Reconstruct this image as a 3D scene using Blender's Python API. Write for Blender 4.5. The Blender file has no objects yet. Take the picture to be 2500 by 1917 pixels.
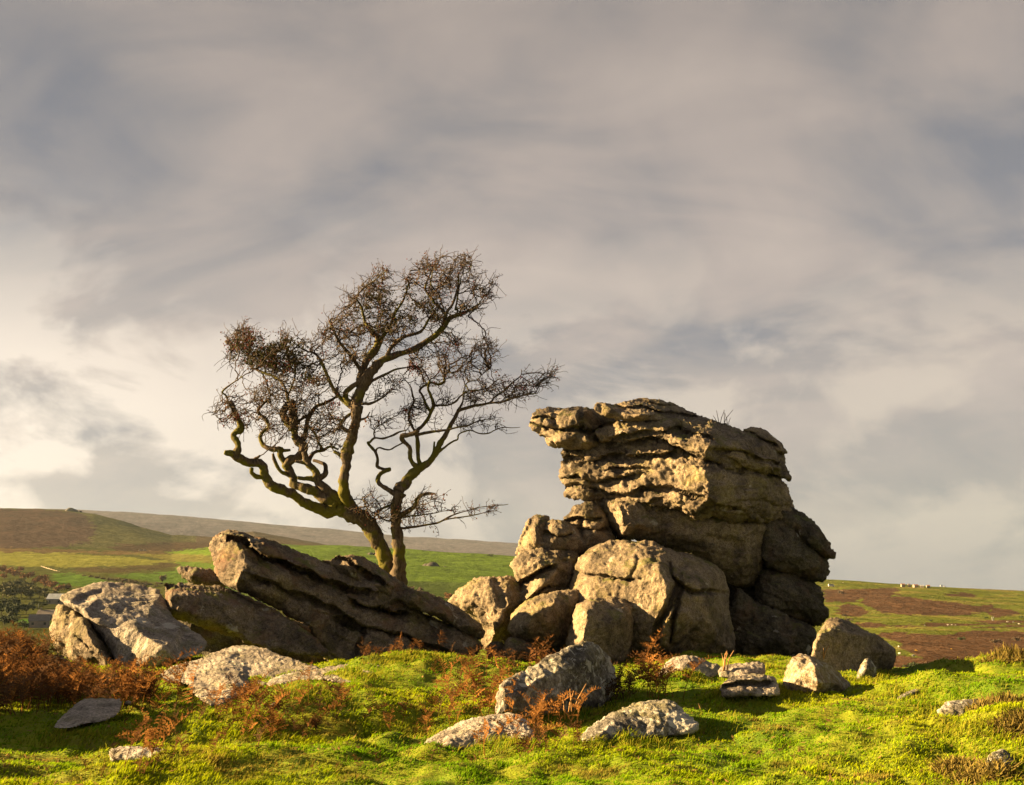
import bpy, math, random
import numpy as np
from mathutils import Vector
from mathutils.geometry import delaunay_2d_cdt

random.seed(7)
RNG = np.random.default_rng(11)
S = bpy.context.scene
COL = S.collection

# ------------------------------------------------------------------ camera
F, CX, CY = 2500.0, 1250.0, 958.5
EYE = 1.6
PITCH = math.atan((1430.0 - CY) / F)
SP, CP = math.sin(PITCH), math.cos(PITCH)
cam_d = bpy.data.cameras.new('camera')
cam_d.sensor_width = 36.0
cam_d.lens = 36.0
cam_d.clip_start = 0.1
cam_d.clip_end = 60000
cam = bpy.data.objects.new('camera', cam_d)
COL.objects.link(cam)
cam.location = (0, 0, EYE)
cam.rotation_euler = (math.pi / 2 + PITCH, 0, 0)
S.camera = cam

# ------------------------------------------------------------------ sun direction, world, exposure
SUN = Vector((-0.940, 0.10, 0.310)).normalized()
SUN_EL = math.asin(SUN.z)
SUN_AZ = math.atan2(SUN.x, SUN.y)


def nd(nt, kind, loc=None, **kw):
    n = nt.nodes.new(kind)
    for k, v in kw.items():
        setattr(n, k, v)
    return n


def mathn(nt, op, a, b=None, clamp=False):
    n = nt.nodes.new('ShaderNodeMath')
    n.operation = op
    n.use_clamp = clamp
    for i, v in enumerate((a, b)):
        if v is None:
            continue
        if isinstance(v, (int, float)):
            n.inputs[i].default_value = v
        else:
            nt.links.new(v, n.inputs[i])
    return n.outputs[0]


def mixc(nt, fac, a, b, blend='MIX'):
    n = nt.nodes.new('ShaderNodeMix')
    n.data_type = 'RGBA'
    n.blend_type = blend
    n.clamp_factor = True
    for sock, v in ((n.inputs[0], fac), (n.inputs[6], a), (n.inputs[7], b)):
        if isinstance(v, (int, float)):
            sock.default_value = v
        elif isinstance(v, (tuple, list)):
            sock.default_value = (*v, 1) if len(v) == 3 else v
        else:
            nt.links.new(v, sock)
    return n.outputs[2]


def ramp(nt, fac, stops, interp='LINEAR'):
    n = nt.nodes.new('ShaderNodeValToRGB')
    cr = n.color_ramp
    cr.interpolation = interp
    while len(cr.elements) < len(stops):
        cr.elements.new(0.5)
    for e, (p, c) in zip(cr.elements, stops):
        e.position = p
        if isinstance(c, (int, float)):
            c = (c, c, c)
        e.color = (*c, 1)
    nt.links.new(fac, n.inputs[0])
    return n.outputs[0]


def noise(nt, vec, scale, detail=4, rough=0.55, dist=0.0, w=None):
    n = nt.nodes.new('ShaderNodeTexNoise')
    n.inputs['Scale'].default_value = scale
    n.inputs['Detail'].default_value = detail
    n.inputs['Roughness'].default_value = rough
    n.inputs['Distortion'].default_value = dist
    nt.links.new(vec, n.inputs['Vector'])
    return n.outputs['Fac']


def mapping(nt, vec, loc=(0, 0, 0), rot=(0, 0, 0), sc=(1, 1, 1)):
    n = nt.nodes.new('ShaderNodeMapping')
    n.inputs['Location'].default_value = loc
    n.inputs['Rotation'].default_value = rot
    n.inputs['Scale'].default_value = sc
    nt.links.new(vec, n.inputs['Vector'])
    return n.outputs[0]


def build_world():
    w = bpy.data.worlds.new('World')
    S.world = w
    w.use_nodes = True
    nt = w.node_tree
    nt.nodes.clear()
    out = nd(nt, 'ShaderNodeOutputWorld')
    bg = nd(nt, 'ShaderNodeBackground')
    nt.links.new(bg.outputs[0], out.inputs[0])
    sky = nd(nt, 'ShaderNodeTexSky', sky_type='NISHITA', sun_disc=False)
    sky.sun_elevation = SUN_EL
    sky.sun_rotation = SUN_AZ
    sky.air_density = 1.2
    sky.dust_density = 2.0
    tc = nd(nt, 'ShaderNodeTexCoord')
    d = tc.outputs['Generated']
    sep = nd(nt, 'ShaderNodeSeparateXYZ')
    nt.links.new(d, sep.inputs[0])
    x, y, z = sep.outputs
    zc = mathn(nt, 'MAXIMUM', z, 0.0)
    # high cloud sheet seen in perspective: project the view direction on a flat layer
    den = mathn(nt, 'ADD', zc, 0.52)
    cmb = nd(nt, 'ShaderNodeCombineXYZ')
    nt.links.new(mathn(nt, 'DIVIDE', x, den), cmb.inputs[0])
    nt.links.new(mathn(nt, 'DIVIDE', y, den), cmb.inputs[1])
    p = cmb.outputs[0]
    p1 = mapping(nt, p, loc=(0.3, 6.2, 5.0), rot=(0, 0, math.radians(28)), sc=(0.95, 1.30, 1))
    n1 = noise(nt, p1, 1.9, 6, 0.52, 0.6)
    p2 = mapping(nt, p, loc=(1.4, 5.2, 2.0), rot=(0, 0, math.radians(36)), sc=(0.95, 1.9, 1))
    n2 = noise(nt, p2, 3.4, 7, 0.55, 0.8)
    sheet = mathn(nt, 'ADD', mathn(nt, 'MULTIPLY', n1, 0.60), mathn(nt, 'MULTIPLY', n2, 0.40))
    # angle to the sun brightens and warms the cloud
    dot = nd(nt, 'ShaderNodeVectorMath', operation='DOT_PRODUCT')
    nt.links.new(d, dot.inputs[0])
    dot.inputs[1].default_value = SUN
    sd = mathn(nt, 'MULTIPLY', mathn(nt, 'ADD', dot.outputs['Value'], 1.0), 0.5)
    glow = mathn(nt, 'POWER', sd, 5.0)
    c_sheet = ramp(nt, sheet, [(0.40, (0.285, 0.285, 0.318)), (0.485, (0.420, 0.380, 0.370)),
                               (0.56, (0.545, 0.465, 0.425)), (0.66, (0.660, 0.555, 0.490))])
    # thicker and greyer overhead, thinner towards the horizon
    k_el = ramp(nt, zc, [(0.0, 1.12), (0.16, 1.10), (0.34, 1.0), (0.62, 0.70), (1.0, 0.58)])
    c_sheet = mixc(nt, 1.0, c_sheet, k_el, 'MULTIPLY')
    # low heaps of cumulus near the horizon
    az = mathn(nt, 'ARCTAN2', x, y)
    cm2 = nd(nt, 'ShaderNodeCombineXYZ')
    nt.links.new(az, cm2.inputs[0])
    nt.links.new(z, cm2.inputs[1])
    q = mapping(nt, cm2.outputs[0], loc=(2.9, 0.3, 1.0), sc=(1.0, 1.7, 1))
    n3 = noise(nt, q, 6.6, 9, 0.56, 0.3)
    band = ramp(nt, zc, [(0.0, 0.55), (0.05, 0.9), (0.16, 0.85), (0.27, 0.25), (0.36, 0.0)])
    n3s = mathn(nt, 'ADD', n3, mathn(nt, 'MULTIPLY', glow, 0.15))
    cum = mathn(nt, 'MULTIPLY', ramp(nt, n3s, [(0.488, 0.0), (0.59, 1.0)]), band)
    c_cum = ramp(nt, glow, [(0.0, (0.80, 0.68, 0.57)), (0.10, (0.98, 0.84, 0.71)), (0.28, (1.38, 1.20, 1.0))])
    c = mixc(nt, cum, c_sheet, c_cum)
    # warm veil near the horizon on the sun's side
    veil_el = ramp(nt, zc, [(0.0, 0.9), (0.12, 0.55), (0.32, 0.0)])
    veil = mathn(nt, 'MULTIPLY', veil_el, mathn(nt, 'MULTIPLY', glow, 2.6), clamp=True)
    c = mixc(nt, veil, c, (1.05, 0.92, 0.78))
    # grey-blue haze bank low down, away from the sun
    low = ramp(nt, zc, [(0.0, 0.75), (0.10, 0.4), (0.22, 0.0)])
    away = mathn(nt, 'SUBTRACT', 1.0, mathn(nt, 'MULTIPLY', glow, 6.0), clamp=True)
    c = mixc(nt, mathn(nt, 'MULTIPLY', low, away), c, (0.40, 0.382, 0.382))
    # a little blue sky through the sheet
    skyc = mixc(nt, 1.0, sky.outputs[0], (0.06, 0.06, 0.06), 'MULTIPLY')
    c = mixc(nt, 0.10, c, skyc)
    nt.links.new(c, bg.inputs[0])
    bg.inputs[1].default_value = 0.143


build_world()
sun_d = bpy.data.lights.new('sun', 'SUN')
sun_d.energy = 5.0
sun_d.angle = math.radians(0.6)
sun_d.color = (1.0, 0.67, 0.30)
sun = bpy.data.objects.new('sun', sun_d)
COL.objects.link(sun)
sun.rotation_euler = SUN.to_track_quat('Z', 'Y').to_euler()
sun.location = (-60, 0, 40)
S.view_settings.view_transform = 'Standard'
S.view_settings.look = 'None'
S.view_settings.gamma = 1.0
S.view_settings.exposure = 2.7
S.render.engine = 'CYCLES'
S.cycles.max_bounces = 6
S.cycles.transparent_max_bounces = 8
S.cycles.volume_bounces = 0


# ------------------------------------------------------------------ coordinate helpers
def at(px, py, Y):
    px, py, Y = np.asarray(px, float), np.asarray(py, float), np.asarray(Y, float)
    a = (px - CX) / F
    b = (CY - py) / F
    t = Y / (CP - b * SP)
    return np.stack(np.broadcast_arrays(t * a, Y, EYE + t * (SP + b * CP)), -1)


def proj(P):
    P = np.asarray(P, float)
    x, y, z = P[..., 0], P[..., 1], P[..., 2] - EYE
    fw = y * CP + z * SP
    up = -y * SP + z * CP
    return CX + F * x / fw, CY - F * up / fw


ZOOM = {  # frames used while tracing: origin and photo pixels per traced unit
    '1': (0, 1180, .31963), '2': (480, 1180, .35144), '3': (1050, 1180, .36513), '4': (1700, 1300, .36513),
    '5': (1250, 930, .38795), '6': (480, 600, .4199), '7': (0, 1500, .36512), '8': (800, 1500, .41077),
    'A': (480, 980, .2381), 'B': (900, 900, .22028), 'C': (1260, 960, .31949), 'D': (900, 620, .22028),
    'E': (520, 780, .2024), 'R': (1980, 1380, .23733), 'P': (0, 0, 1.0)}


def tr(k, pts):
    ox, oy, s = ZOOM[k]
    return [(ox + p[0] * s, oy + p[1] * s, *p[2:]) for p in pts]


# ------------------------------------------------------------------ numeric noise
_perm = RNG.permutation(256)
_perm = np.concatenate([_perm, _perm, _perm])
_g = RNG.normal(size=(256, 3))
_g /= np.linalg.norm(_g, axis=1)[:, None]


def perlin(p):
    p = np.asarray(p, float)
    i = np.floor(p).astype(np.int64)
    f = p - i
    i &= 255
    u = f * f * f * (f * (f * 6 - 15) + 10)
    res = 0
    for dx in (0, 1):
        wx = u[:, 0] if dx else 1 - u[:, 0]
        hx = _perm[i[:, 0] + dx]
        for dy in (0, 1):
            wy = u[:, 1] if dy else 1 - u[:, 1]
            hy = _perm[hx + i[:, 1] + dy]
            for dz in (0, 1):
                wz = u[:, 2] if dz else 1 - u[:, 2]
                g = _g[_perm[hy + i[:, 2] + dz]]
                res = res + wx * wy * wz * (g[:, 0] * (f[:, 0] - dx) + g[:, 1] * (f[:, 1] - dy) + g[:, 2] * (f[:, 2] - dz))
    return res * 1.6


def fbm(p, octv=4, gain=0.5, lac=2.03):
    r, a = 0, 1.0
    for k in range(octv):
        r = r + a * perlin(p + 17.3 * k)
        p = p * lac
        a *= gain
    return r


def fbm2(x, y, sc, octv=4, off=0.0, gain=.5):
    p = np.stack([np.ravel(x) * sc + off, np.ravel(y) * sc - off, np.full(np.size(x), off * .37 + .5)], 1)
    return fbm(p, octv, gain).reshape(np.shape(x))


# ------------------------------------------------------------------ object helpers
def tag(o, label=None, cat=None, group=None, kind=None):
    for k, v in (('label', label), ('category', cat), ('group', group), ('kind', kind)):
        if v:
            o[k] = v
    return o


def mesh_from(name, V, faces=None, quads=None, tris=None, smooth=True):
    me = bpy.data.meshes.new(name)
    V = np.asarray(V, np.float32)
    if faces is not None:
        me.from_pydata(V.tolist(), [], faces)
    else:
        q = np.zeros((0, 4), int) if quads is None else np.asarray(quads)
        t = np.zeros((0, 3), int) if tris is None else np.asarray(tris)
        me.vertices.add(len(V))
        me.vertices.foreach_set('co', V.ravel())
        nl = q.size + t.size
        me.loops.add(nl)
        me.loops.foreach_set('vertex_index', np.concatenate([q.ravel(), t.ravel()]).astype(np.int32))
        me.polygons.add(len(q) + len(t))
        starts = np.concatenate([np.arange(len(q)) * 4, q.size + np.arange(len(t)) * 3]).astype(np.int32)
        me.polygons.foreach_set('loop_start', starts)
        me.update(calc_edges=True)
    me.polygons.foreach_set('use_smooth', np.full(len(me.polygons), smooth, bool))
    me.update()
    return me


def link(name, me, mat=None, parent=None, loc=None):
    o = bpy.data.objects.new(name, me)
    COL.objects.link(o)
    if me is not None and mat is not None and not me.materials:
        me.materials.append(mat)
    if loc is not None:
        o.location = loc
    if parent is not None:
        o.parent = parent
    return o


def empty(name, loc, label, cat, group=None):
    o = bpy.data.objects.new(name, None)
    COL.objects.link(o)
    o.location = loc
    o.empty_display_size = 0.3
    return tag(o, label, cat, group)


def set_attr(me, name, arr):
    arr = np.asarray(arr, np.float32)
    if arr.ndim == 1:
        at_ = me.attributes.new(name, 'FLOAT', 'POINT')
        at_.data.foreach_set('value', arr)
    else:
        at_ = me.attributes.new(name, 'FLOAT_COLOR', 'POINT')
        c = np.ones((len(arr), 4), np.float32)
        c[:, :3] = arr
        at_.data.foreach_set('color', c.ravel())


# ------------------------------------------------------------------ materials
def new_mat(name):
    m = bpy.data.materials.new(name)
    m.use_nodes = True
    nt = m.node_tree
    b = nt.nodes['Principled BSDF']
    b.inputs['Roughness'].default_value = 0.9
    b.inputs['Specular IOR Level'].default_value = 0.15
    return m, nt, b


def bump(nt, b, hgt, dist, strength=1.0, prev=None):
    n = nt.nodes.new('ShaderNodeBump')
    n.inputs['Strength'].default_value = strength
    n.inputs['Distance'].default_value = dist
    nt.links.new(hgt, n.inputs['Height'])
    if prev is not None:
        nt.links.new(prev, n.inputs['Normal'])
    nt.links.new(n.outputs[0], b.inputs['Normal'])
    return n.outputs[0]


def granite(name, base=(0.30, 0.235, 0.165), dark=(0.15, 0.115, 0.085), pale=0.35, white=0.5, moss=0.5, yellow=0.4, red=0.0, seed=0.0):
    m, nt, b = new_mat(name)
    geo = nd(nt, 'ShaderNodeNewGeometry')
    P = mapping(nt, geo.outputs['Position'], loc=(seed, seed * .7, -seed))
    n_big = noise(nt, P, 0.9, 5, 0.6, 0.4)
    n_mid = noise(nt, P, 4.5, 6, 0.65, 0.3)
    n_fine = noise(nt, P, 38, 4, 0.7)
    c = mixc(nt, ramp(nt, n_big, [(0.40, 0.0), (0.58, 1.0)]), dark, base)
    n_dk = noise(nt, P, 2.7, 7, 0.68, 0.6)
    c = mixc(nt, mathn(nt, 'MULTIPLY', ramp(nt, n_dk, [(0.50, 0.0), (0.62, 1.0)]), 0.6), c, (0.062, 0.055, 0.044))
    c = mixc(nt, mathn(nt, 'MULTIPLY', ramp(nt, n_mid, [(0.46, 0.0), (0.66, 1.0)]), pale), c, tuple(min(1, v * 1.5) for v in base))
    c = mixc(nt, mathn(nt, 'MULTIPLY', ramp(nt, n_mid, [(0.30, 1.0), (0.46, 0.0)]), 0.55), c, tuple(v * 0.55 for v in dark))
    # crystal speckle
    c = mixc(nt, 0.7, c, ramp(nt, n_fine, [(0.34, 0.30), (0.5, 0.95), (0.68, 1.65)]), 'MULTIPLY')
    n_grit = noise(nt, P, 17, 3, 0.6, 0.4)
    c = mixc(nt, 0.6, c, ramp(nt, n_grit, [(0.33, 0.32), (0.45, 0.92), (0.56, 1.05), (0.70, 1.5)]), 'MULTIPLY')
    if red:
        nr = noise(nt, P, 1.6, 4, 0.6)
        c = mixc(nt, mathn(nt, 'MULTIPLY', ramp(nt, nr, [(0.5, 0.0), (0.68, 1.0)]), red), c, (0.17, 0.085, 0.05))
    # yellow-green lichen film
    ny = noise(nt, P, 1.4, 5, 0.65, 0.5)
    c = mixc(nt, mathn(nt, 'MULTIPLY', ramp(nt, ny, [(0.52, 0.0), (0.70, 1.0)]), yellow), c, (0.27, 0.235, 0.06))
    # pale crust lichen rosettes
    vz = nd(nt, 'ShaderNodeTexVoronoi')
    vz.inputs['Scale'].default_value = 2.6
    vz.inputs['Randomness'].default_value = 1.0
    dv = nd(nt, 'ShaderNodeVectorMath', operation='ADD')
    nz = nd(nt, 'ShaderNodeTexNoise')
    nz.inputs['Scale'].default_value = 9
    nt.links.new(P, nz.inputs['Vector'])
    sc_ = nd(nt, 'ShaderNodeVectorMath', operation='SCALE')
    sc_.inputs['Scale'].default_value = 0.22
    nt.links.new(nz.outputs['Color'], sc_.inputs[0])
    nt.links.new(P, dv.inputs[0])
    nt.links.new(sc_.outputs[0], dv.inputs[1])
    nt.links.new(dv.outputs[0], vz.inputs['Vector'])
    sepc = nd(nt, 'ShaderNodeSeparateColor')
    nt.links.new(vz.outputs['Color'], sepc.inputs[0])
    rad = mathn(nt, 'MULTIPLY', mathn(nt, 'POWER', sepc.outputs[0], 3.5), 0.55 * (0.4 + white))
    spot = ramp(nt, mathn(nt, 'SUBTRACT', rad, vz.outputs['Distance']), [(0.0, 0.0), (0.05, 1.0)])
    spot = mathn(nt, 'MULTIPLY', spot, ramp(nt, n_mid, [(0.38, 0.15), (0.52, 1.0)]))
    c = mixc(nt, mathn(nt, 'MULTIPLY', spot, 0.4 + 0.5 * white, clamp=True), c, (0.40, 0.39, 0.345))
    if white > 0.6:
        nw = noise(nt, P, 7.5, 6, 0.7, 0.8)
        c = mixc(nt, mathn(nt, 'MULTIPLY', ramp(nt, nw, [(0.52, 0.0), (0.58, 1.0)]), white * 0.75), c, (0.42, 0.41, 0.37))
    # moss on ledges that face up
    sepn = nd(nt, 'ShaderNodeSeparateXYZ')
    nt.links.new(geo.outputs['Normal'], sepn.inputs[0])
    nm = noise(nt, P, 2.2, 5, 0.6)
    up = ramp(nt, sepn.outputs[2], [(0.45, 0.0), (0.8, 1.0)])
    mm = mathn(nt, 'MULTIPLY', mathn(nt, 'MULTIPLY', up, ramp(nt, nm, [(0.54, 0.0), (0.64, 1.0)])), moss)
    c = mixc(nt, mm, c, (0.10, 0.115, 0.02))
    nt.links.new(c, b.inputs['Base Color'])
    b1 = bump(nt, b, n_mid, 0.07, 0.7)
    b2 = bump(nt, b, n_grit, 0.045, 0.9, b1)
    bump(nt, b, n_fine, 0.012, 0.9, b2)
    return m


M_TOR = granite('granite_warm', base=(0.222, 0.178, 0.124), dark=(0.090, 0.072, 0.052), white=0.14, moss=0.6, yellow=0.35)
M_PATCH = granite('granite_patched', base=(0.245, 0.192, 0.128), dark=(0.13, 0.10, 0.07), white=0.62, moss=0.3, yellow=0.3, seed=5.2)
M_SLAB = granite('granite_brown', base=(0.185, 0.150, 0.110), dark=(0.070, 0.057, 0.043), white=0.35, moss=0.7, yellow=0.25, red=0.5, seed=3.1)
M_FLAT = granite('granite_grey', base=(0.30, 0.27, 0.235), dark=(0.19, 0.165, 0.14), white=0.55, moss=0.35, yellow=0.2, seed=7.7)
M_LICH = granite('granite_lichened', base=(0.20, 0.185, 0.155), dark=(0.065, 0.06, 0.055), white=0.95, moss=0.2, yellow=0.45, seed=12.3)
M_DARK = granite('granite_dark', base=(0.10, 0.088, 0.066), dark=(0.04, 0.036, 0.028), white=0.2, moss=0.5, yellow=0.05, red=0.3, seed=21.0)  # darker granite for shaded rocks; the hollow's blackness is put into its colour


def ground_mat():
    m, nt, b = new_mat('turf')
    geo = nd(nt, 'ShaderNodeNewGeometry')
    P = geo.outputs['Position']
    n1 = noise(nt, P, 0.7, 4, 0.6)
    n2 = noise(nt, P, 5, 5, 0.65)
    n3 = noise(nt, P, 1.7, 4, 0.6, 0.5)
    c = mixc(nt, ramp(nt, n1, [(0.38, 0.0), (0.62, 1.0)]), (0.085, 0.150, 0.006), (0.190, 0.225, 0.008))
    c = mixc(nt, ramp(nt, n2, [(0.45, 0.0), (0.7, 0.8)]), c, (0.180, 0.175, 0.016))
    c = mixc(nt, ramp(nt, n3, [(0.60, 0.0), (0.72, 0.8)]), c, (0.13, 0.085, 0.03))
    nt.links.new(c, b.inputs['Base Color'])
    b1 = bump(nt, b, n2, 0.05, 0.6)
    bump(nt, b, noise(nt, P, 45, 4, 0.7), 0.02, 0.9, b1)
    return m


def leaf_mat(name, col, trans, attr=None, var=0.5, rough=0.7):
    """thin leaf: diffuse + translucent, colour varied by a per-blade value"""
    m = bpy.data.materials.new(name)
    m.use_nodes = True
    nt = m.node_tree
    nt.nodes.clear()
    out = nd(nt, 'ShaderNodeOutputMaterial')
    if attr:
        a = nd(nt, 'ShaderNodeAttribute')
        a.attribute_name = attr
        c = a.outputs['Color']
    else:
        geo = nd(nt, 'ShaderNodeNewGeometry')
        oi = nd(nt, 'ShaderNodeObjectInfo')
        n = noise(nt, geo.outputs['Position'], 9, 3, 0.6)
        n = mathn(nt, 'ADD', mathn(nt, 'MULTIPLY', n, 0.7), mathn(nt, 'MULTIPLY', oi.outputs['Random'], 0.3))
        c = mixc(nt, ramp(nt, n, [(0.3, 0.0), (0.7, 1.0)]), tuple(v * (1 - var) for v in col), tuple(min(1, v * (1 + var)) for v in col))
    d = nd(nt, 'ShaderNodeBsdfDiffuse')
    t = nd(nt, 'ShaderNodeBsdfTranslucent')
    nt.links.new(c, d.inputs[0])
    nt.links.new(c, t.inputs[0])
    mx = nd(nt, 'ShaderNodeMixShader')
    mx.inputs[0].default_value = trans
    nt.links.new(d.outputs[0], mx.inputs[1])
    nt.links.new(t.outputs[0], mx.inputs[2])
    nt.links.new(mx.outputs[0], out.inputs[0])
    return m


M_TURF = ground_mat()
M_GRASS = leaf_mat('grass_blade', (0, 0, 0), 0.42, attr='tint')
M_FERN = [leaf_mat('dry_bracken_orange', (0.205, 0.096, 0.030), 0.34, var=0.5),
          leaf_mat('dry_bracken_rust', (0.112, 0.053, 0.022), 0.30, var=0.55),
          leaf_mat('dry_bracken_brown', (0.075, 0.043, 0.024), 0.25, var=0.55)]


def attr_mat(name, attr='tint', bscale=0.0, bdist=0.0):
    m, nt, b = new_mat(name)
    a = nd(nt, 'ShaderNodeAttribute')
    a.attribute_name = attr
    geo = nd(nt, 'ShaderNodeNewGeometry')
    n = noise(nt, geo.outputs['Position'], 0.12, 6, 0.7)
    c = mixc(nt, 0.8, a.outputs['Color'], ramp(nt, n, [(0.25, 0.55), (0.5, 1.0), (0.75, 1.45)]), 'MULTIPLY')
    nt.links.new(c, b.inputs['Base Color'])
    b.inputs['Specular IOR Level'].default_value = 0.0
    if bscale:
        bump(nt, b, noise(nt, geo.outputs['Position'], bscale, 6, 0.7), bdist, 1.0)
    return m


M_TERR = attr_mat('moorland', bscale=0.06, bdist=5.0)


def bark_mat():
    m, nt, b = new_mat('hawthorn_bark')
    geo = nd(nt, 'ShaderNodeNewGeometry')
    P = geo.outputs['Position']
    st = mapping(nt, P, sc=(1, 1, 0.25))
    n1 = noise(nt, st, 18, 5, 0.65, 0.6)
    n2 = noise(nt, P, 1.5, 4, 0.6)
    c = mixc(nt, ramp(nt, n1, [(0.35, 0.0), (0.65, 1.0)]), (0.032, 0.024, 0.017), (0.125, 0.094, 0.064))
    mm = ramp(nt, n2, [(0.49, 0.0), (0.57, 1.0)])
    c = mixc(nt, mathn(nt, 'MULTIPLY', mm, 0.85), c, (0.098, 0.092, 0.009))
    nt.links.new(c, b.inputs['Base Color'])
    bump(nt, b, n1, 0.025, 1.0)
    return m


def plain(name, col, rough=0.8, var=0.25, sc=6.0):
    m, nt, b = new_mat(name)
    geo = nd(nt, 'ShaderNodeNewGeometry')
    n = noise(nt, geo.outputs['Position'], sc, 4, 0.6)
    c = mixc(nt, 1.0, (*col, 1), ramp(nt, n, [(0.3, 1 - var), (0.7, 1 + var)]), 'MULTIPLY')
    nt.links.new(c, b.inputs['Base Color'])
    b.inputs['Roughness'].default_value = rough
    return m


M_BARK = bark_mat()
M_TWIG = plain('hawthorn_twig', (0.040, 0.028, 0.018), var=0.4)
M_BERRY = plain('haw_berry', (0.11, 0.013, 0.014), 0.5, 0.4, 20)
M_LEAFR = leaf_mat('russet_leaf', (0.085, 0.038, 0.016), 0.3)
M_LEAFD = leaf_mat('dark_leaf', (0.030, 0.030, 0.012), 0.3)

# ------------------------------------------------------------------ ground height (thin plate spline through surveyed points)
GP = []


def gp(px, py, Y):
    GP.append(tuple(at(px, py, Y)))


for px in (-500, -100, 300, 700, 1100, 1500, 1900, 2300, 2700):
    gp(px, 1917, 8.2)
    p = at(px, 1917, 8.2)
    GP.append((p[0] * .45, 3.5, -0.02))
for px, py, Y in [
    (100, 1850, 9.7), (500, 1850, 9.6), (900, 1850, 9.6), (1300, 1860, 9.4), (1700, 1850, 9.6), (2100, 1850, 9.4), (2450, 1830, 9.2),
    (100, 1790, 11.2), (400, 1790, 11.0), (640, 1790, 11.2), (1000, 1800, 10.9), (1150, 1805, 10.8), (1400, 1800, 10.8), (1600, 1800, 10.7), (1900, 1800, 10.7), (2200, 1790, 10.6),
    (100, 1745, 12.4), (300, 1745, 12.3), (520, 1730, 12.8), (660, 1725, 12.6), (850, 1730, 12.4), (1000, 1740, 12.3), (1300, 1760, 12.2), (1500, 1745, 12.3), (1750, 1740, 12.3), (1950, 1745, 12.0), (2150, 1740, 11.8),
    (50, 1660, 15.2), (250, 1690, 14.5), (400, 1722, 13.2), (460, 1732, 12.9), (560, 1742, 12.5), (680, 1675, 14.0), (800, 1665, 14.2), (1000, 1650, 14.6), (1180, 1680, 14.4),
    (1400, 1700, 14.5), (1550, 1690, 14.6), (1700, 1690, 14.2), (1850, 1700, 14.0), (2000, 1700, 13.6), (2120, 1700, 13.2),
    (30, 1590, 18.0), (200, 1620, 18.0), (500, 1600, 18.5), (800, 1625, 17.5), (960, 1605, 17.0), (1060, 1594, 17.2), (1180, 1606, 17.4), (1320, 1650, 17.2),
    (1480, 1650, 17.3), (1650, 1622, 17.2), (1800, 1645, 16.8), (1950, 1640, 17.0), (2110, 1645, 17.4), (2210, 1662, 17.0),
    (2140, 1690, 13.9), (2215, 1660, 14.0), (2360, 1650, 14.2), (2500, 1652, 14.2), (2700, 1650, 14.2),
    (2260, 1672, 16.2), (2400, 1664, 16.2), (2550, 1660, 16.2),
    (2260, 1640, 18.3), (2310, 1616, 18.5), (2395, 1593, 18.6), (2500, 1606, 18.6), (2700, 1600, 18.6),
    (2250, 1715, 22.0), (2400, 1680, 22.0), (2600, 1680, 22.0),
    (2460, 1745, 10.6), (2560, 1720, 10.6), (2420, 1700, 12.3), (2560, 1690, 12.3), (2330, 1760, 11.2),
    (-200, 1600, 18.0), (-300, 1700, 14.0), (-300, 1780, 11.4),
    (50, 1640, 21.5), (400, 1620, 21.5), (800, 1640, 20.5), (1060, 1630, 20.5), (1300, 1625, 21.5), (1600, 1610, 21.5), (1900, 1612, 21.0), (2080, 1640, 20.5),
    (600, 1600, 25), (1000, 1590, 25), (1400, 1590, 25), (1800, 1600, 25), (2050, 1650, 24), (50, 1690, 25),
]:
    gp(px, py, Y)
for t in (-.9, -.6, -.3, 0, .3, .6, .9):
    GP.append((t * 31, 31, -1.4 if abs(t) < .25 else -2.6))
    GP.append((t * 38, 38, -5.5))
    GP.append((t * 48, 48, -11.0))
GPa = np.array(GP)


BUMPS = []     # hummocks and hollows: photo column, distance, height, radius
for _p, _y, _a, _r in ((780, 13.0, .12, .6), (560, 11.3, .12, .55), (990, 11.6, -.17, .45), (880, 11.9, -.10, .4), (2300, 13.0, .13, .55), (2130, 12.2, .10, .5), (1960, 11.4, .10, .5), (1800, 13.9, .10, .5), (2080, 9.8, .11, .6), (1500, 9.4, .08, .5),
                       (1900, 12.7, -.10, .45), (2200, 12.5, -.10, .35), (1250, 9.0, -.06, .4), (2330, 10.2, .12, .5), (2200, 9.0, -.06, .4), (700, 9.4, .07, .5), (1650, 15.6, .12, .45), (1080, 16.0, .10, .9)):
    BUMPS.append(((_p - CX) / F * _y, _y, _a, _r))


def _tpsk(r2):
    return 0.5 * r2 * np.log(r2 + 1e-9)


_n = len(GPa)
_K = _tpsk(((GPa[:, None, :2] - GPa[None, :, :2]) ** 2).sum(-1)) + 0.015 * np.eye(_n)
_Pm = np.c_[np.ones(_n), GPa[:, :2]]
_A = np.block([[_K, _Pm], [_Pm.T, np.zeros((3, 3))]])
_w = np.linalg.solve(_A, np.r_[GPa[:, 2], 0, 0, 0])


def ground_z(x, y, detail=True):
    sh = np.shape(x)
    x, y = np.ravel(x).astype(float), np.ravel(y).astype(float)
    z = np.empty(len(x))
    for i in range(0, len(x), 20000):
        xx, yy = x[i:i + 20000], y[i:i + 20000]
        r2 = (xx[:, None] - GPa[None, :, 0]) ** 2 + (yy[:, None] - GPa[None, :, 1]) ** 2
        z[i:i + 20000] = _tpsk(r2) @ _w[:_n] + _w[_n] + _w[_n + 1] * xx + _w[_n + 2] * yy
    if detail:
        for bx, by, ba, bs in BUMPS:
            z += ba * np.exp(-((x - bx) ** 2 + (y - by) ** 2) / (2 * bs * bs))
        z += 0.085 * fbm2(x, y, 0.85, 2, 3.3) + 0.105 * np.abs(fbm2(x, y, 1.5, 3, 8.1)) - 0.05
    return z.reshape(sh)


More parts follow.
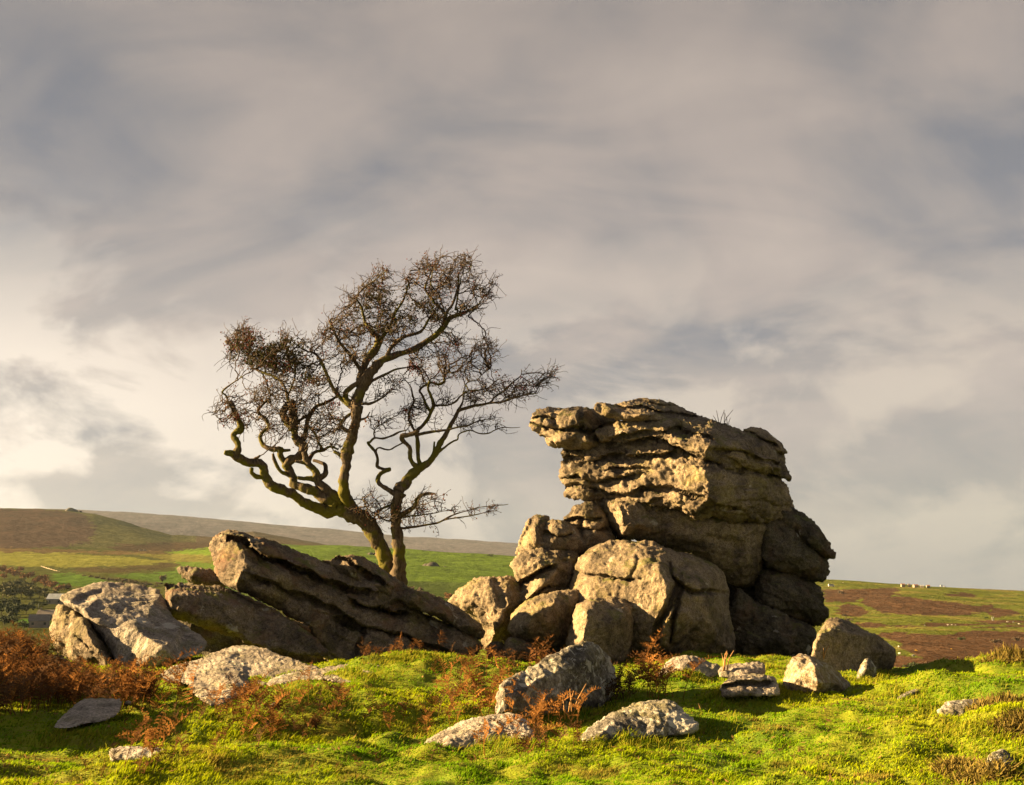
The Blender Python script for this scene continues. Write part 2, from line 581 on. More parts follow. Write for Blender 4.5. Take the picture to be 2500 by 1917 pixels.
_gy = np.linspace(6.0, 30, 1200)
_lt = np.linspace(-0.95, 0.95, 700)
_lY = np.linspace(5.5, 32, 900)
_lT, _lYY = np.meshgrid(_lt, _lY)
_lZ = ground_z(_lT * _lYY, _lYY)


def ground_q(x, y):
    x, y = np.asarray(x, float), np.asarray(y, float)
    a = ((x / y + .95) / 1.9 * 699).clip(0, 698.99)
    b = ((y - 5.5) / 26.5 * 899).clip(0, 898.99)
    i, j = a.astype(int), b.astype(int)
    f, g = a - i, b - j
    return (_lZ[j, i] * (1 - f) + _lZ[j, i + 1] * f) * (1 - g) + (_lZ[j + 1, i] * (1 - f) + _lZ[j + 1, i + 1] * f) * g


def ground_at(px, py):
    """point of the ground met first by the sight line through a photo pixel"""
    P = at(px, py, _gy)
    g = ground_q(P[:, 0], P[:, 1])
    hit = np.nonzero(P[:, 2] <= g)[0]
    k = hit[0] if len(hit) else len(_gy) - 400
    return np.array([P[k, 0], P[k, 1], g[k]])


def build_ground():
    nt_, ny_ = 480, 400
    t = np.linspace(-1.15, 1.15, nt_)
    Y = np.geomspace(2.5, 47, ny_)
    T, YY = np.meshgrid(t, Y)
    X = T * YY
    Z = ground_z(X, YY) + 0.012 * fbm2(X, YY, 9, 3, 5.5)
    V = np.stack([X, YY, Z], -1).reshape(-1, 3)
    i = np.arange(nt_ * ny_).reshape(ny_, nt_)
    q = np.stack([i[:-1, :-1], i[:-1, 1:], i[1:, 1:], i[1:, :-1]], -1).reshape(-1, 4)
    o = link('ground', mesh_from('ground', V, quads=q), M_TURF)
    tag(o, 'mossy green turf rolling over the hilltop', 'ground', kind='structure')


build_ground()

# ------------------------------------------------------------------ far land: one sheet of profile lines, cut into named hills
TC = [  # photo column, then (distance, photo row) of eleven profile knots
    (-7000, [(40, 1950), (110, 1950), (250, 1500), (400, 1250), (520, 1150), (700, 1100), (900, 1150), (1200, 1250), (1600, 1320), (2500, 1350), (6000, 1360)]),
    (-3000, [(40, 1950), (110, 1950), (300, 1500), (500, 1020), (650, 900), (800, 880), (1000, 960), (1400, 1150), (2000, 1260), (3200, 1270), (6000, 1300)]),  # unseen hill raised left of the view to shade the valley
    (-1900, [(40, 1950), (110, 1950), (300, 1600), (450, 1250), (560, 950), (700, 870), (850, 960), (1250, 1200), (1900, 1270), (3200, 1280), (5500, 1290)]),  # nearer column of the added hill, so its shadow reaches the valley
    (-1000, [(40, 1900), (110, 1900), (300, 1680), (500, 1560), (800, 1470), (1200, 1410), (1600, 1350), (1900, 1335), (2500, 1245), (3200, 1290), (5000, 1245)]),
    (-150, [(40, 1800), (110, 1850), (300, 1650), (550, 1530), (900, 1450), (1250, 1405), (1700, 1343), (1950, 1334), (2700, 1243), (3300, 1300), (5000, 1240)]),
    (30, [(40, 1800), (110, 1850), (300, 1650), (550, 1530), (900, 1450), (1250, 1405), (1700, 1343), (1950, 1334), (2700, 1242), (3300, 1300), (5000, 1241)]),
    (170, [(40, 1800), (110, 1850), (300, 1650), (550, 1530), (900, 1450), (1250, 1402), (1700, 1345), (1950, 1338), (2700, 1245), (3300, 1300), (5000, 1245)]),
    (230, [(40, 1800), (110, 1850), (300, 1650), (550, 1530), (900, 1450), (1250, 1400), (1700, 1346), (1950, 1340), (2680, 1253), (3300, 1300), (5000, 1246)]),
    (300, [(40, 1800), (110, 1850), (300, 1650), (550, 1525), (900, 1448), (1250, 1398), (1700, 1348), (1950, 1342), (2650, 1272), (3300, 1310), (5000, 1249)]),
    (420, [(40, 1800), (110, 1850), (300, 1650), (550, 1515), (900, 1445), (1250, 1395), (1700, 1350), (1950, 1346), (2600, 1307), (3300, 1325), (5000, 1258)]),
    (520, [(40, 1800), (110, 1850), (300, 1650), (550, 1510), (900, 1440), (1250, 1385), (1600, 1340), (1850, 1342), (2800, 1312), (3500, 1330), (5000, 1267)]),
    (620, [(40, 1800), (110, 1850), (300, 1650), (550, 1500), (900, 1435), (1250, 1378), (1550, 1333), (1750, 1338), (3200, 1297), (3700, 1330), (5000, 1276)]),
    (830, [(40, 1800), (110, 1850), (300, 1650), (550, 1500), (900, 1430), (1250, 1375), (1550, 1334), (1750, 1340), (3200, 1337), (3700, 1345), (5000, 1294)]),
    (1000, [(40, 1800), (110, 1850), (300, 1650), (550, 1500), (900, 1440), (1250, 1380), (1500, 1340), (1700, 1346), (2600, 1348), (3600, 1352), (5000, 1310)]),
    (1260, [(40, 1800), (110, 1850), (300, 1650), (550, 1510), (900, 1450), (1200, 1395), (1400, 1357), (1600, 1364), (2600, 1366), (3600, 1366), (5000, 1326)]),
    (1650, [(40, 1800), (110, 1800), (250, 1650), (450, 1540), (750, 1470), (1050, 1425), (1300, 1398), (1450, 1404), (2500, 1406), (3600, 1406), (5000, 1386)]),
    (2000, [(40, 1800), (110, 1740), (200, 1680), (330, 1620), (530, 1550), (800, 1480), (1150, 1415), (1300, 1424), (2500, 1428), (3600, 1428), (5000, 1424)]),
    (2250, [(40, 1800), (110, 1740), (190, 1680), (310, 1620), (500, 1555), (760, 1488), (1100, 1427), (1250, 1435), (2500, 1437), (3600, 1437), (5000, 1433)]),
    (2500, [(40, 1800), (110, 1740), (190, 1680), (310, 1625), (500, 1562), (760, 1498), (1100, 1441), (1250, 1446), (2500, 1447), (3600, 1447), (5000, 1442)]),
    (3300, [(40, 1800), (110, 1740), (190, 1680), (310, 1630), (500, 1570), (760, 1510), (1100, 1452), (1250, 1456), (2500, 1457), (3600, 1457), (5000, 1448)]),
    (9000, [(40, 1800), (110, 1740), (190, 1680), (310, 1630), (500, 1570), (760, 1510), (1100, 1460), (1250, 1460), (2500, 1457), (3600, 1457), (5000, 1448)]),
]
_tcx = np.array([c[0] for c in TC], float)
_tcY = np.array([[k[0] for k in c[1]] for c in TC], float)
_tcP = np.array([[k[1] for k in c[1]] for c in TC], float)


def terr_cols(px):
    """knot distances and rows at photo columns px"""
    px = np.asarray(px, float)
    Yk = np.stack([np.interp(px, _tcx, _tcY[:, k]) for k in range(11)], -1)
    Pk = np.stack([np.interp(px, _tcx, _tcP[:, k]) for k in range(11)], -1)
    return Yk, Pk


def terr_at(px, py, kmin=1.5, kmax=10.0):
    Yk, Pk = terr_cols([px])
    s = np.linspace(kmin, kmax, 3000)
    Y = np.interp(s, range(11), Yk[0])
    zk = at(px, Pk[0], Yk[0])[:, 2]
    z = np.interp(s, range(11), zk)
    _, pr = proj(np.stack([np.zeros_like(Y), Y, z], -1))
    j = np.nonzero(pr <= py)[0]
    j = j[0] if len(j) else int(np.argmin(pr))
    return at(px, pr[j], Y[j])


def in_poly(px, py, poly):
    poly = np.asarray([p[:2] for p in poly], float)
    ins = np.zeros(np.shape(px), bool)
    n = len(poly)
    for i in range(n):
        x1, y1 = poly[i]
        x2, y2 = poly[(i + 1) % n]
        if y1 == y2:
            continue
        c = ((y1 > py) != (y2 > py)) & (px < (x2 - x1) * (py - y1) / (y2 - y1) + x1)
        ins ^= c
    return ins


def build_terrain():
    vis = np.linspace(-200, 2700, 640)
    lo = np.linspace(-7000, -200, 90)[:-1]
    hi = np.linspace(2700, 9000, 60)[1:]
    px = np.concatenate([lo, vis, hi])
    Yk, Pk = terr_cols(px)
    nseg = [5, 10, 24, 38, 40, 40, 18, 40, 7, 24]
    s = np.concatenate([[k + i / n for i in range(n)] for k, n in enumerate(nseg)] + [[10.0]])
    Zk = np.stack([at(px, Pk[:, k], Yk[:, k])[:, 2] for k in range(11)], -1)
    k0 = np.minimum(s.astype(int), 9)
    f = s - k0
    Y = Yk[:, k0] * (1 - f) + Yk[:, k0 + 1] * f
    Z = Zk[:, k0] * (1 - f) + Zk[:, k0 + 1] * f
    # soften the knots along each profile (not at the crests 8 and 10)
    for _ in range(6):
        Zs = Z.copy()
        Zs[:, 1:-1] = (Z[:, :-2] + 2 * Z[:, 1:-1] + Z[:, 2:]) / 4
        keep = (np.abs(s - 8) < .08) | (np.abs(s - 10) < .05) | (np.abs(s - 6) < .06)
        Z = np.where(keep[None, :], Z, Zs)
    X = (px[:, None] - CX) / F * Y / (CP - (CY - proj(np.stack([np.zeros_like(Y), Y, Z], -1))[1]) / F * SP)
    # X follows the sight plane of each column
    ampl = np.clip(Y / 900.0, 0.2, 2.2)
    Z = Z + ampl * (1.6 * fbm2(X, Y, 1 / 160.0, 5, 2.2))
    qx, qy = proj(np.stack([X, Y, Z], -1))
    # ---- colour of the land cover
    nA = fbm2(X, Y * 1.6, 1 / 55.0, 5, 1.1)
    nB = fbm2(X, Y * 2.2, 1 / 14.0, 4, 4.7)
    jx, jy = qx + 15 * nA + 10 * nB, qy + 4.0 * nA + 3.2 * nB
    C = np.empty(X.shape + (3,))
    SS = np.broadcast_to(s[None, :], X.shape)
    C[:] = (0.085, 0.095, 0.030)                                            # rough pasture
    C[(SS > 7.0)] = (0.112, 0.112, 0.048)                                   # grassy hill
    C[(SS > 8.2)] = (0.175, 0.165, 0.20)                                   # far moor heather, paled and blued to put haze into the colour
    mid = (SS > 7.2) & (SS <= 9.0) & (qx > 480) & (qx < 1000)
    C[mid] = (0.115, 0.090, 0.060)
    C[(SS > 4.3) & (SS <= 7.2) & (qx > 430) & (qx < 1500)] = (0.115, 0.185, 0.030)   # big green field
    C[(SS > 3.2) & (SS <= 4.3) & (qx > 430) & (qx < 1500)] = (0.075, 0.110, 0.030)
    right = (qx > 1500) & (SS <= 8.2)
    C[right] = (0.155, 0.185, 0.034)
    yel = right & (nA > 0.22)
    C[yel] = (0.20, 0.19, 0.05)

    def paint(k, poly, col, m=None):
        mk = in_poly(jx, jy, tr(k, poly)) & (SS < 9.0)
        if m is not None:
            mk &= m
        C[mk] = col
    left = qx < 520
    paint('1', [(-200, 180), (480, 215), (640, 235), (730, 330), (700, 440), (480, 490), (-300, 505)], (0.088, 0.060, 0.050))
    paint('1', [(800, 480), (1250, 450), (1640, 450), (1640, 505), (1250, 530), (900, 520)], (0.085, 0.060, 0.038))
    paint('1', [(-300, 490), (500, 505), (1000, 525), (1250, 515), (1250, 560), (900, 545), (500, 535), (-300, 522)], (0.150, 0.110, 0.055))
    paint('1', [(-300, 522), (500, 535), (900, 560), (1300, 590), (1350, 600), (1000, 632), (600, 645), (-300, 620)], (0.215, 0.225, 0.050), left)
    paint('1', [(1000, 540), (1620, 540), (1620, 610), (1300, 590)], (0.185, 0.180, 0.050), left)
    paint('1', [(1240, 528), (1400, 510), (1640, 495), (1640, 548), (1400, 545)], (0.150, 0.240, 0.030), left)
    paint('1', [(560, 650), (1000, 640), (1280, 610), (1400, 615), (1300, 650), (900, 690), (600, 680)], (0.085, 0.070, 0.035), left)
    paint('1', [(380, 700), (560, 690), (800, 735), (820, 770), (620, 790), (430, 800)], (0.090, 0.160, 0.030), left)
    paint('1', [(820, 705), (1230, 685), (1420, 660), (1500, 760), (1300, 770), (1050, 735)], (0.090, 0.155, 0.030), left)
    paint('1', [(150, 1040), (300, 1035), (390, 1060), (390, 1090), (150, 1090)], (0.07, 0.14, 0.03), left)
    br = (0.120, 0.072, 0.045)
    for poly in ([(490, 380), (700, 320), (1000, 320), (1250, 370), (1500, 390), (1700, 420), (1850, 400), (1880, 430), (1800, 490), (1500, 515), (1000, 512), (750, 500), (620, 440)],
                 [(120, 265), (400, 245), (900, 235), (930, 280), (700, 340), (350, 372), (120, 372)],
                 [(280, 440), (380, 398), (500, 420), (620, 490), (500, 522), (280, 512)],
                 [(720, 690), (1000, 680), (960, 740), (880, 785), (720, 735)],
                 [(890, 775), (1050, 690), (1400, 712), (1700, 672), (2300, 695), (2300, 1010), (1300, 1010), (1080, 930), (950, 860)],
                 [(820, 920), (1100, 950), (1300, 985), (2300, 1000), (2300, 1400), (600, 1400)],
                 [(1370, 295), (1500, 278), (1700, 300), (1660, 328), (1400, 318)],
                 [(440, 600), (700, 592), (830, 630), (500, 634)],
                 [(840, 622), (1000, 604), (1130, 625), (1100, 642), (860, 642)],
                 [(1080, 592), (1500, 602), (2300, 555), (2300, 580), (1700, 617), (1200, 638)],
                 [(1500, 640), (1900, 625), (2300, 620), (2300, 640), (1700, 645)],
                 [(1860, 440), (2100, 460), (2150, 520), (1880, 535), (1820, 490)]):
        paint('R', poly, br, right)
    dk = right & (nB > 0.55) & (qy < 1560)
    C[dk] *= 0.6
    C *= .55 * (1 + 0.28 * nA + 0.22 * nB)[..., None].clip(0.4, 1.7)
    V = np.stack([X, Y, Z], -1)
    npx, ns = X.shape
    for name, a, b_, lab in (('valley', 0.0, 7.0, 'fields and rough pasture falling to the valley behind the rocks'),
                             ('hill', 7.0, 9.0, 'smooth heather and grass hill beyond the valley'),
                             ('far_moor', 9.0, 10.0, 'long flat brown moorland ridge on the horizon')):
        j0, j1 = int(np.argmin(np.abs(s - a))), int(np.argmin(np.abs(s - b_)))
        sub = V[:, j0:j1 + 1]
        cc = C[:, j0:j1 + 1]
        if name == 'far_moor':     # closes down behind the skyline
            back = sub[:, -1:].copy()
            back[..., 1] += 900
            back[..., 0] *= 5900 / 5000
            back[..., 2] -= 120
            sub = np.concatenate([sub, back], 1)
            cc = np.concatenate([cc, cc[:, -1:]], 1)
        m = sub.shape[1]
        i = np.arange(npx * m).reshape(npx, m)
        q = np.stack([i[:-1, :-1], i[1:, :-1], i[1:, 1:], i[:-1, 1:]], -1).reshape(-1, 4)
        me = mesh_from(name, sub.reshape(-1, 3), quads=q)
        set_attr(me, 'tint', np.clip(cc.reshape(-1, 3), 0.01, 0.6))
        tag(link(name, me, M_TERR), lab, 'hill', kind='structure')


build_terrain()


# ------------------------------------------------------------------ rocks
def chaikin(P, n=2):
    for _ in range(n):
        Q = np.roll(P, -1, 0)
        P = np.stack([0.78 * P + 0.22 * Q, 0.22 * P + 0.78 * Q], 1).reshape(-1, P.shape[1])
    return P


def seg_dist(u, v, A, B):
    """distance to the nearest of the segments A->B, its side and nearest point"""
    best = np.full(u.shape, 1e18)
    nx, ny, side = np.zeros_like(u), np.zeros_like(u), np.zeros_like(u)
    for (ax, ay), (bx, by) in zip(A, B):
        dx, dy = bx - ax, by - ay
        L = dx * dx + dy * dy + 1e-12
        t = np.clip(((u - ax) * dx + (v - ay) * dy) / L, 0, 1)
        qx, qy = ax + t * dx, ay + t * dy
        d = (u - qx) ** 2 + (v - qy) ** 2
        k = d < best
        best = np.where(k, d, best)
        nx, ny = np.where(k, qx, nx), np.where(k, qy, ny)
        side = np.where(k, np.sign(dx * (v - ay) - dy * (u - ax)), side)
    return np.sqrt(best), nx, ny, side


def blur2(a, n):
    for _ in range(n):
        p = np.pad(a, 1, mode='edge')
        a = (p[:-2, 1:-1] + p[2:, 1:-1] + p[1:-1, :-2] + p[1:-1, 2:] + 4 * a) / 8
    return a


def rock(name, out, Y0, inner=(), T=0.35, er=0.35, lean=0.0, grooves=(), amp=1.0, step=2.6, back=0.9,
         mat=None, blur=5, parent=None, label=None, cat='boulder', group=None, strata=None, round_=2, sharp=False):
    out = [(p[0], p[1], p[2] if len(p) > 2 else 0.0) for p in out]
    inner = [(p[0], p[1], p[2]) for p in inner]
    vmin, vmax = min(p[1] for p in out), max(p[1] for p in out)
    le = lambda v: lean * (vmax - v) / (vmax - vmin)
    O = np.array(out)
    S2 = chaikin(O[:, :2], round_)
    mpp = Y0 / F
    u = np.arange(O[:, 0].min() - 2 * step, O[:, 0].max() + 3 * step, step)
    v = np.arange(vmin - 2 * step, vmax + 3 * step, step)
    U, W = np.meshgrid(u, v)
    ins = in_poly(U, W, S2)
    d, nx, ny, _ = seg_dist(U, W, S2, np.roll(S2, -1, 0))
    # depth of the faces: planes between the traced points
    cps = np.array(out + inner)
    res = delaunay_2d_cdt([Vector(p[:2]) for p in cps], [], [], 0, 1e-4)
    vco, tris = np.array([[p.x, p.y] for p in res[0]]), res[2]
    src = [o[0] for o in res[3]]
    zv = cps[src, 2]
    D = np.zeros_like(U)
    for t in tris:
        if len(t) != 3:
            continue
        a, b, c = vco[list(t)]
        det = (b[1] - c[1]) * (a[0] - c[0]) + (c[0] - b[0]) * (a[1] - c[1])
        if abs(det) < 1e-9:
            continue
        l1 = ((b[1] - c[1]) * (U - c[0]) + (c[0] - b[0]) * (W - c[1])) / det
        l2 = ((c[1] - a[1]) * (U - c[0]) + (a[0] - c[0]) * (W - c[1])) / det
        l3 = 1 - l1 - l2
        m = (l1 > -1e-6) & (l2 > -1e-6) & (l3 > -1e-6)
        D = np.where(m, l1 * zv[t[0]] + l2 * zv[t[1]] + l3 * zv[t[2]], D)
    rimD = np.zeros_like(U)
    bd = np.full(U.shape, 1e18)
    On = np.roll(O, -1, 0)
    for a, b in zip(O, On):
        dx, dy = b[0] - a[0], b[1] - a[1]
        t = np.clip(((U - a[0]) * dx + (W - a[1]) * dy) / (dx * dx + dy * dy + 1e-12), 0, 1)
        dd = (U - a[0] - t * dx) ** 2 + (W - a[1] - t * dy) ** 2
        k = dd < bd
        bd = np.where(k, dd, bd)
        rimD = np.where(k, a[2] + t * (b[2] - a[2]), rimD)
    D = np.where(ins, D, rimD)
    D = blur2(D, blur)
    D += le(W)
    dm = np.where(ins, d, 0) * mpp
    q = np.clip(dm / er, 0, 1)
    e = np.sqrt(np.clip(1 - (1 - q) ** 2, 0, 1))
    Yf = Y0 + D - T * e
    for g in grooves:
        kind, pts, wid, dep = g
        pts = np.array([p[:2] for p in pts], float)
        pts_j = pts
        gd, _, _, side = seg_dist(U + 2.2 * np.sin(W / 9.0 + U / 17.0), W + 2.5 * np.sin(U / 13.0), pts_j[:-1], pts_j[1:])
        gd = gd * mpp
        if kind == 'g':                      # open joint
            Yf += 1.7 * dep * np.exp(-(gd / wid) ** 2) * e
        else:                                # bedding ledge: what lies below the line is set back
            Yf += 1.9 * dep * np.where(side > 0, np.exp(-gd / wid), np.exp(-(gd / (wid * .18)) ** 2)) * e
            Yf += 0.13 * np.exp(-(gd / .03) ** 2) * e
    Yb = np.maximum(Y0 + D + back * e, Yf + 0.35 * e + 0.02)
    keep = ins & (d > 0.45 * step)
    cell = keep[:-1, :-1] | keep[1:, :-1] | keep[:-1, 1:] | keep[1:, 1:]
    used = np.zeros_like(keep)
    used[:-1, :-1] |= cell
    used[1:, :-1] |= cell
    used[:-1, 1:] |= cell
    used[1:, 1:] |= cell
    rim = used & ~keep
    PU, PW = np.where(rim, nx, U), np.where(rim, ny, W)
    Yr = Y0 + D
    Pf = at(PU, PW, np.where(rim, Yr, Yf))
    cu, cv = S2[:, 0].mean(), S2[:, 1].mean()
    Pb = at(cu + (PU - cu) * .97, cv + (PW - cv) * .97, Yb)
    idx = -np.ones(U.shape, int)
    idx[used] = np.arange(used.sum())
    nb = int(keep.sum())
    idb = idx.copy()
    idb[keep] = used.sum() + np.arange(nb)
    V = np.concatenate([Pf[used], Pb[keep]])
    cy, cx = np.nonzero(cell)
    qf = np.stack([idx[cy, cx], idx[cy + 1, cx], idx[cy + 1, cx + 1], idx[cy, cx + 1]], -1)
    qb = np.stack([idb[cy, cx], idb[cy, cx + 1], idb[cy + 1, cx + 1], idb[cy + 1, cx]], -1)
    # grid rows grow downwards in the photo, so this winding faces the viewer
    Q = np.concatenate([qf, qb])
    Q = Q[(np.abs(V[Q[:, 0]] - V[Q[:, 2]]).sum(1) > 1e-7)]

    def normals(V):
        n = np.cross(V[Q[:, 2]] - V[Q[:, 0]], V[Q[:, 3]] - V[Q[:, 1]])
        N = np.zeros_like(V)
        for k in range(4):
            np.add.at(N, Q[:, k], n)
        return N / (np.linalg.norm(N, axis=1)[:, None] + 1e-12)
    N = normals(V)
    sz = min(1.0, max(0.25, (vmax - vmin) * mpp / 2.0)) * amp
    h = sz * (0.075 * fbm(V * 1.3, 3) - 0.075 * np.abs(perlin(V * 2.9 + 9)) + 0.040 * perlin(V * 7.0))
    nf = int(used.sum())
    hf = np.zeros(len(V))
    Vf = V[:nf]
    hf[:nf] = amp * (0.024 * perlin(Vf * 15 + 3) + 0.012 * perlin(Vf * 29) - 0.010 * np.maximum(0, perlin(Vf * 11 + 31) - .25) * 2)
    if strata:
        ang, fr, sa = strata
        ca, sa_ = math.cos(ang), math.sin(ang)
        along = Vf[:, 0] * ca + Vf[:, 2] * sa_
        acr = -Vf[:, 0] * sa_ + Vf[:, 2] * ca
        lowp = np.stack([along * .7, Vf[:, 1] * .7, acr * .7], 1)
        ph = acr * fr * .75 + .55 * perlin(lowp) + .22 * perlin(lowp * 3.1 + 7) + .35 * along * 0
        fr_ = np.ceil(ph) - ph                       # 0 just under a bed boundary, 1 at the next one
        on = np.clip(.25 + 1.6 * perlin(np.stack([along * 1.1, Vf[:, 1] * .5, np.floor(ph) * 3.7], 1) + 11), 0, 1)
        bed = -np.exp(-fr_ / .16) - .8 * np.exp(-(1 - fr_) / .05)
        bed2 = -np.exp(-np.abs(perlin(np.stack([along * fr * .35, Vf[:, 1] * fr * .3, acr * fr * 1.5], 1) + 3)) / .05)
        hf[:nf] += sa * (1.15 * bed * on + .45 * bed2 + .25 * perlin(lowp * 4 + 5))
    V = V + N * (h + hf)[:, None]
    loc = np.array([V[:, 0].mean(), V[:, 1].mean(), V[:, 2].min()])
    pl = np.array(parent.location) if parent is not None else np.zeros(3)
    me = mesh_from(name, V - loc, quads=Q)
    o = link(name, me, mat or M_TOR, parent, loc - pl)
    if parent is None:
        tag(o, label, cat, group)
    return o


# ---- the left group
A = empty('cracked_boulder', tuple(at(330, 1690, 17.5)), 'large flat-topped grey boulder with a diagonal crack, leftmost big rock above the bracken', 'boulder')
rock('lower_block', tr('1', [(470, 915), (415, 970), (395, 1090), (392, 1180), (415, 1270), (480, 1320), (540, 1380), (600, 1430), (640, 1580), (900, 1600), (1010, 1440), (900, 1320), (810, 1190), (720, 1075), (640, 1010), (540, 935)]),
     18.2, tr('1', [(700, 1200, -.9), (800, 1330, -1.1), (850, 1480, -1.2), (520, 1150, -.2), (560, 1350, -.4), (640, 1040, -.5)]), T=.28, er=.3, mat=M_TOR, parent=A, amp=.8,
     grooves=[('g', tr('1', [(600, 1180), (680, 1250)]), .03, .08)])
rock('top_slab', tr('1', [(450, 872, .2), (500, 840, .5), (620, 790, 1.2), (740, 755, 1.8), (850, 748, 2.1), (1000, 765, 2.2), (1130, 785, 2.3), (1240, 820, 1.9), (1300, 1000, .8), (1420, 1085, .3),
                           (1600, 1200, -.2), (1560, 1300, -.6), (1350, 1360, -.9), (1200, 1450, -1.0), (1100, 1560, -1.0), (900, 1560, -1.1), (880, 1350, -.75), (800, 1200, -.5), (700, 1085, -.3), (600, 990, -.1), (480, 920, .05)]),
     18.1, tr('1', [(530, 905, -.15), (640, 960, -.3), (700, 1040, -.4), (870, 1110, -.45), (1010, 1220, -.7), (1040, 1390, -1.0), (900, 1000, -.15), (1100, 1150, -.7), (1250, 1250, -1.1), (760, 880, .5), (940, 900, .7), (1150, 950, .6)]),
     T=.22, er=.25, mat=M_FLAT, parent=A, amp=.38, blur=3, grooves=[('g', tr('1', [(590, 900), (660, 860), (760, 830)]), .05, .12)])
rock('low_boulder', tr('1', [(330, 1350), (370, 1310), (430, 1300), (500, 1320), (580, 1380), (635, 1450), (660, 1600), (400, 1600), (300, 1450)]), 16.9,
     tr('1', [(480, 1400, -.3)]), T=.3, er=.3, mat=M_TOR, label='small rounded lit boulder half hidden in bracken below the cracked boulder')
rock('edge_boulder', tr('1', [(-160, 1230), (0, 1222), (40, 1240), (65, 1290), (50, 1400), (-160, 1420)]), 17.2, T=.3, er=.3, mat=M_FLAT,
     label='grey boulder cut off by the left edge above the bracken')

rock('overhanging_slab', tr('1', [(1245, 757, -.1), (1330, 762, .5), (1450, 765, .9), (1560, 775, 1.0), (1700, 800, 1.0)]) + tr('2', [(450, 840, 1.0), (600, 930, .8), (800, 1040, .9), (940, 1160, .9), (900, 1230, .7), (740, 1215, .5), (600, 1180, .3), (450, 1150, .2), (300, 1110, .1)])
     + tr('1', [(1850, 1190, 0), (1700, 1165, 0), (1560, 1130, 0), (1450, 1092, 0), (1380, 1072, 0), (1300, 1020, 0), (1258, 960, .1), (1240, 880, .25), (1243, 820, .3)]),
     19.6, tr('1', [(1300, 850, -.55), (1285, 960, -.5), (1450, 850, -.45), (1600, 890, -.3), (1800, 930, .1), (1500, 1000, -.45), (1700, 1080, -.2), (1400, 800, .1)]), T=.2, er=.22, blur=3,
     mat=M_SLAB, label='dark overhanging slab poking out to the left from under the long tilted rock', strata=(-.15, 3.5, .03))
rock('perched_stone', tr('1', [(1350, 655), (1365, 632), (1450, 637), (1600, 650), (1700, 690), (1760, 790), (1600, 800), (1440, 760), (1400, 722), (1365, 690)]), 21.2, tr('1', [(1480, 690, -.2)]), T=.3, er=.25,
     mat=M_SLAB, label='small flat stone behind, between the grey boulder and the long tilted rock')

Dp = empty('tilted_slab', tuple(at(820, 1610, 21)), 'long tilted slab rock with its lit blunt end raised left, in front of the tree', 'rock')
rock('slab_body', tr('2', [(85, 400, .7), (105, 360, .7), (150, 325, .7), (230, 305, .65), (300, 310, .6), (400, 350, .6), (480, 365, .65), (560, 400, .7), (640, 440, .8), (720, 470, .9), (830, 510, 1.0), (890, 540, 1.1), (980, 560, 1.2), (1150, 600, 1.4),
                            (1350, 700, 2.2), (1500, 850, 1.6), (1700, 950, 1.8), (1850, 1010, 1.9), (1980, 1100, 2.0), (1985, 1150, 2.0), (1930, 1215, 1.7), (1800, 1225, 1.5), (1600, 1235, 1.2), (1400, 1250, 1.0), (1200, 1270, .8), (1060, 1290, .6), (950, 1270, .5),
                            (850, 1130, .5), (760, 985, .45), (620, 905, .35), (480, 845, .2), (420, 815, .1), (330, 772, 0), (200, 700, .2), (150, 650, .35), (110, 540, .5), (90, 450, .6)]),
     20.6, tr('2', [(240, 400, .0), (330, 480, -.35), (360, 555, -.5), (290, 640, -.5), (275, 720, -.45), (430, 760, -.3), (600, 640, -.15), (800, 760, .35), (1000, 820, .65), (1200, 920, .95), (1400, 1010, 1.2), (1600, 1090, 1.4), (1800, 1130, 1.6),
                     (900, 1000, .75), (600, 840, .3), (1050, 1150, .95), (500, 440, .1), (700, 560, .3), (900, 640, .5), (1250, 740, .9), (400, 410, .05)]),
     T=.3, er=.3, mat=M_SLAB, parent=Dp, blur=3, amp=.75, strata=(-.42, 4.2, .055),
     grooves=[('l', tr('2', [(230, 372), (330, 405), (400, 470), (500, 525), (620, 560), (760, 620), (900, 680), (1050, 740), (1190, 752)]), .22, .30),
              ('l', tr('2', [(400, 655), (500, 690), (620, 750), (760, 800), (900, 850), (1000, 900)]), .15, .12),
              ('l', tr('2', [(1100, 820), (1200, 870), (1300, 890), (1450, 912)]), .15, .20),
              ('l', tr('2', [(360, 770), (400, 790), (440, 815)]), .1, .15),
              ('l', tr('2', [(1000, 940), (1200, 1010), (1400, 1050), (1600, 1130), (1750, 1180)]), .16, .14),
              ('g', tr('2', [(1165, 1005), (1140, 1080), (1115, 1190)]), .035, .14)])
rock('upper_layer', tr('2', [(850, 525, .3), (905, 520, .2), (990, 495, .2), (1060, 485, .3), (1130, 490, .4), (1200, 525, .5), (1270, 570, .6), (1350, 625, .7), (1440, 690, .8), (1560, 750, .9), (1690, 800, 1.0), (1780, 830, 1.1), (1880, 890, 1.2), (1960, 960, 1.3),
                              (1998, 1020, 1.4), (2002, 1060, 1.4), (1975, 1100, 1.3), (1900, 1060, 1.1), (1800, 1000, .9), (1680, 945, .7), (1560, 890, .5), (1440, 850, .4), (1350, 800, .3), (1250, 760, .3), (1150, 720, .3), (1000, 640, .3), (900, 580, .3)]),
     21.4, tr('2', [(1100, 580, -.1), (1300, 700, .05), (1500, 810, .1), (1700, 900, .35), (1900, 990, .8)]), T=.3, er=.28, mat=M_SLAB, parent=Dp, amp=.8, strata=(-.45, 4.2, .05),
     grooves=[('l', tr('2', [(980, 520), (1080, 545), (1200, 640), (1300, 690)]), .12, .14)])

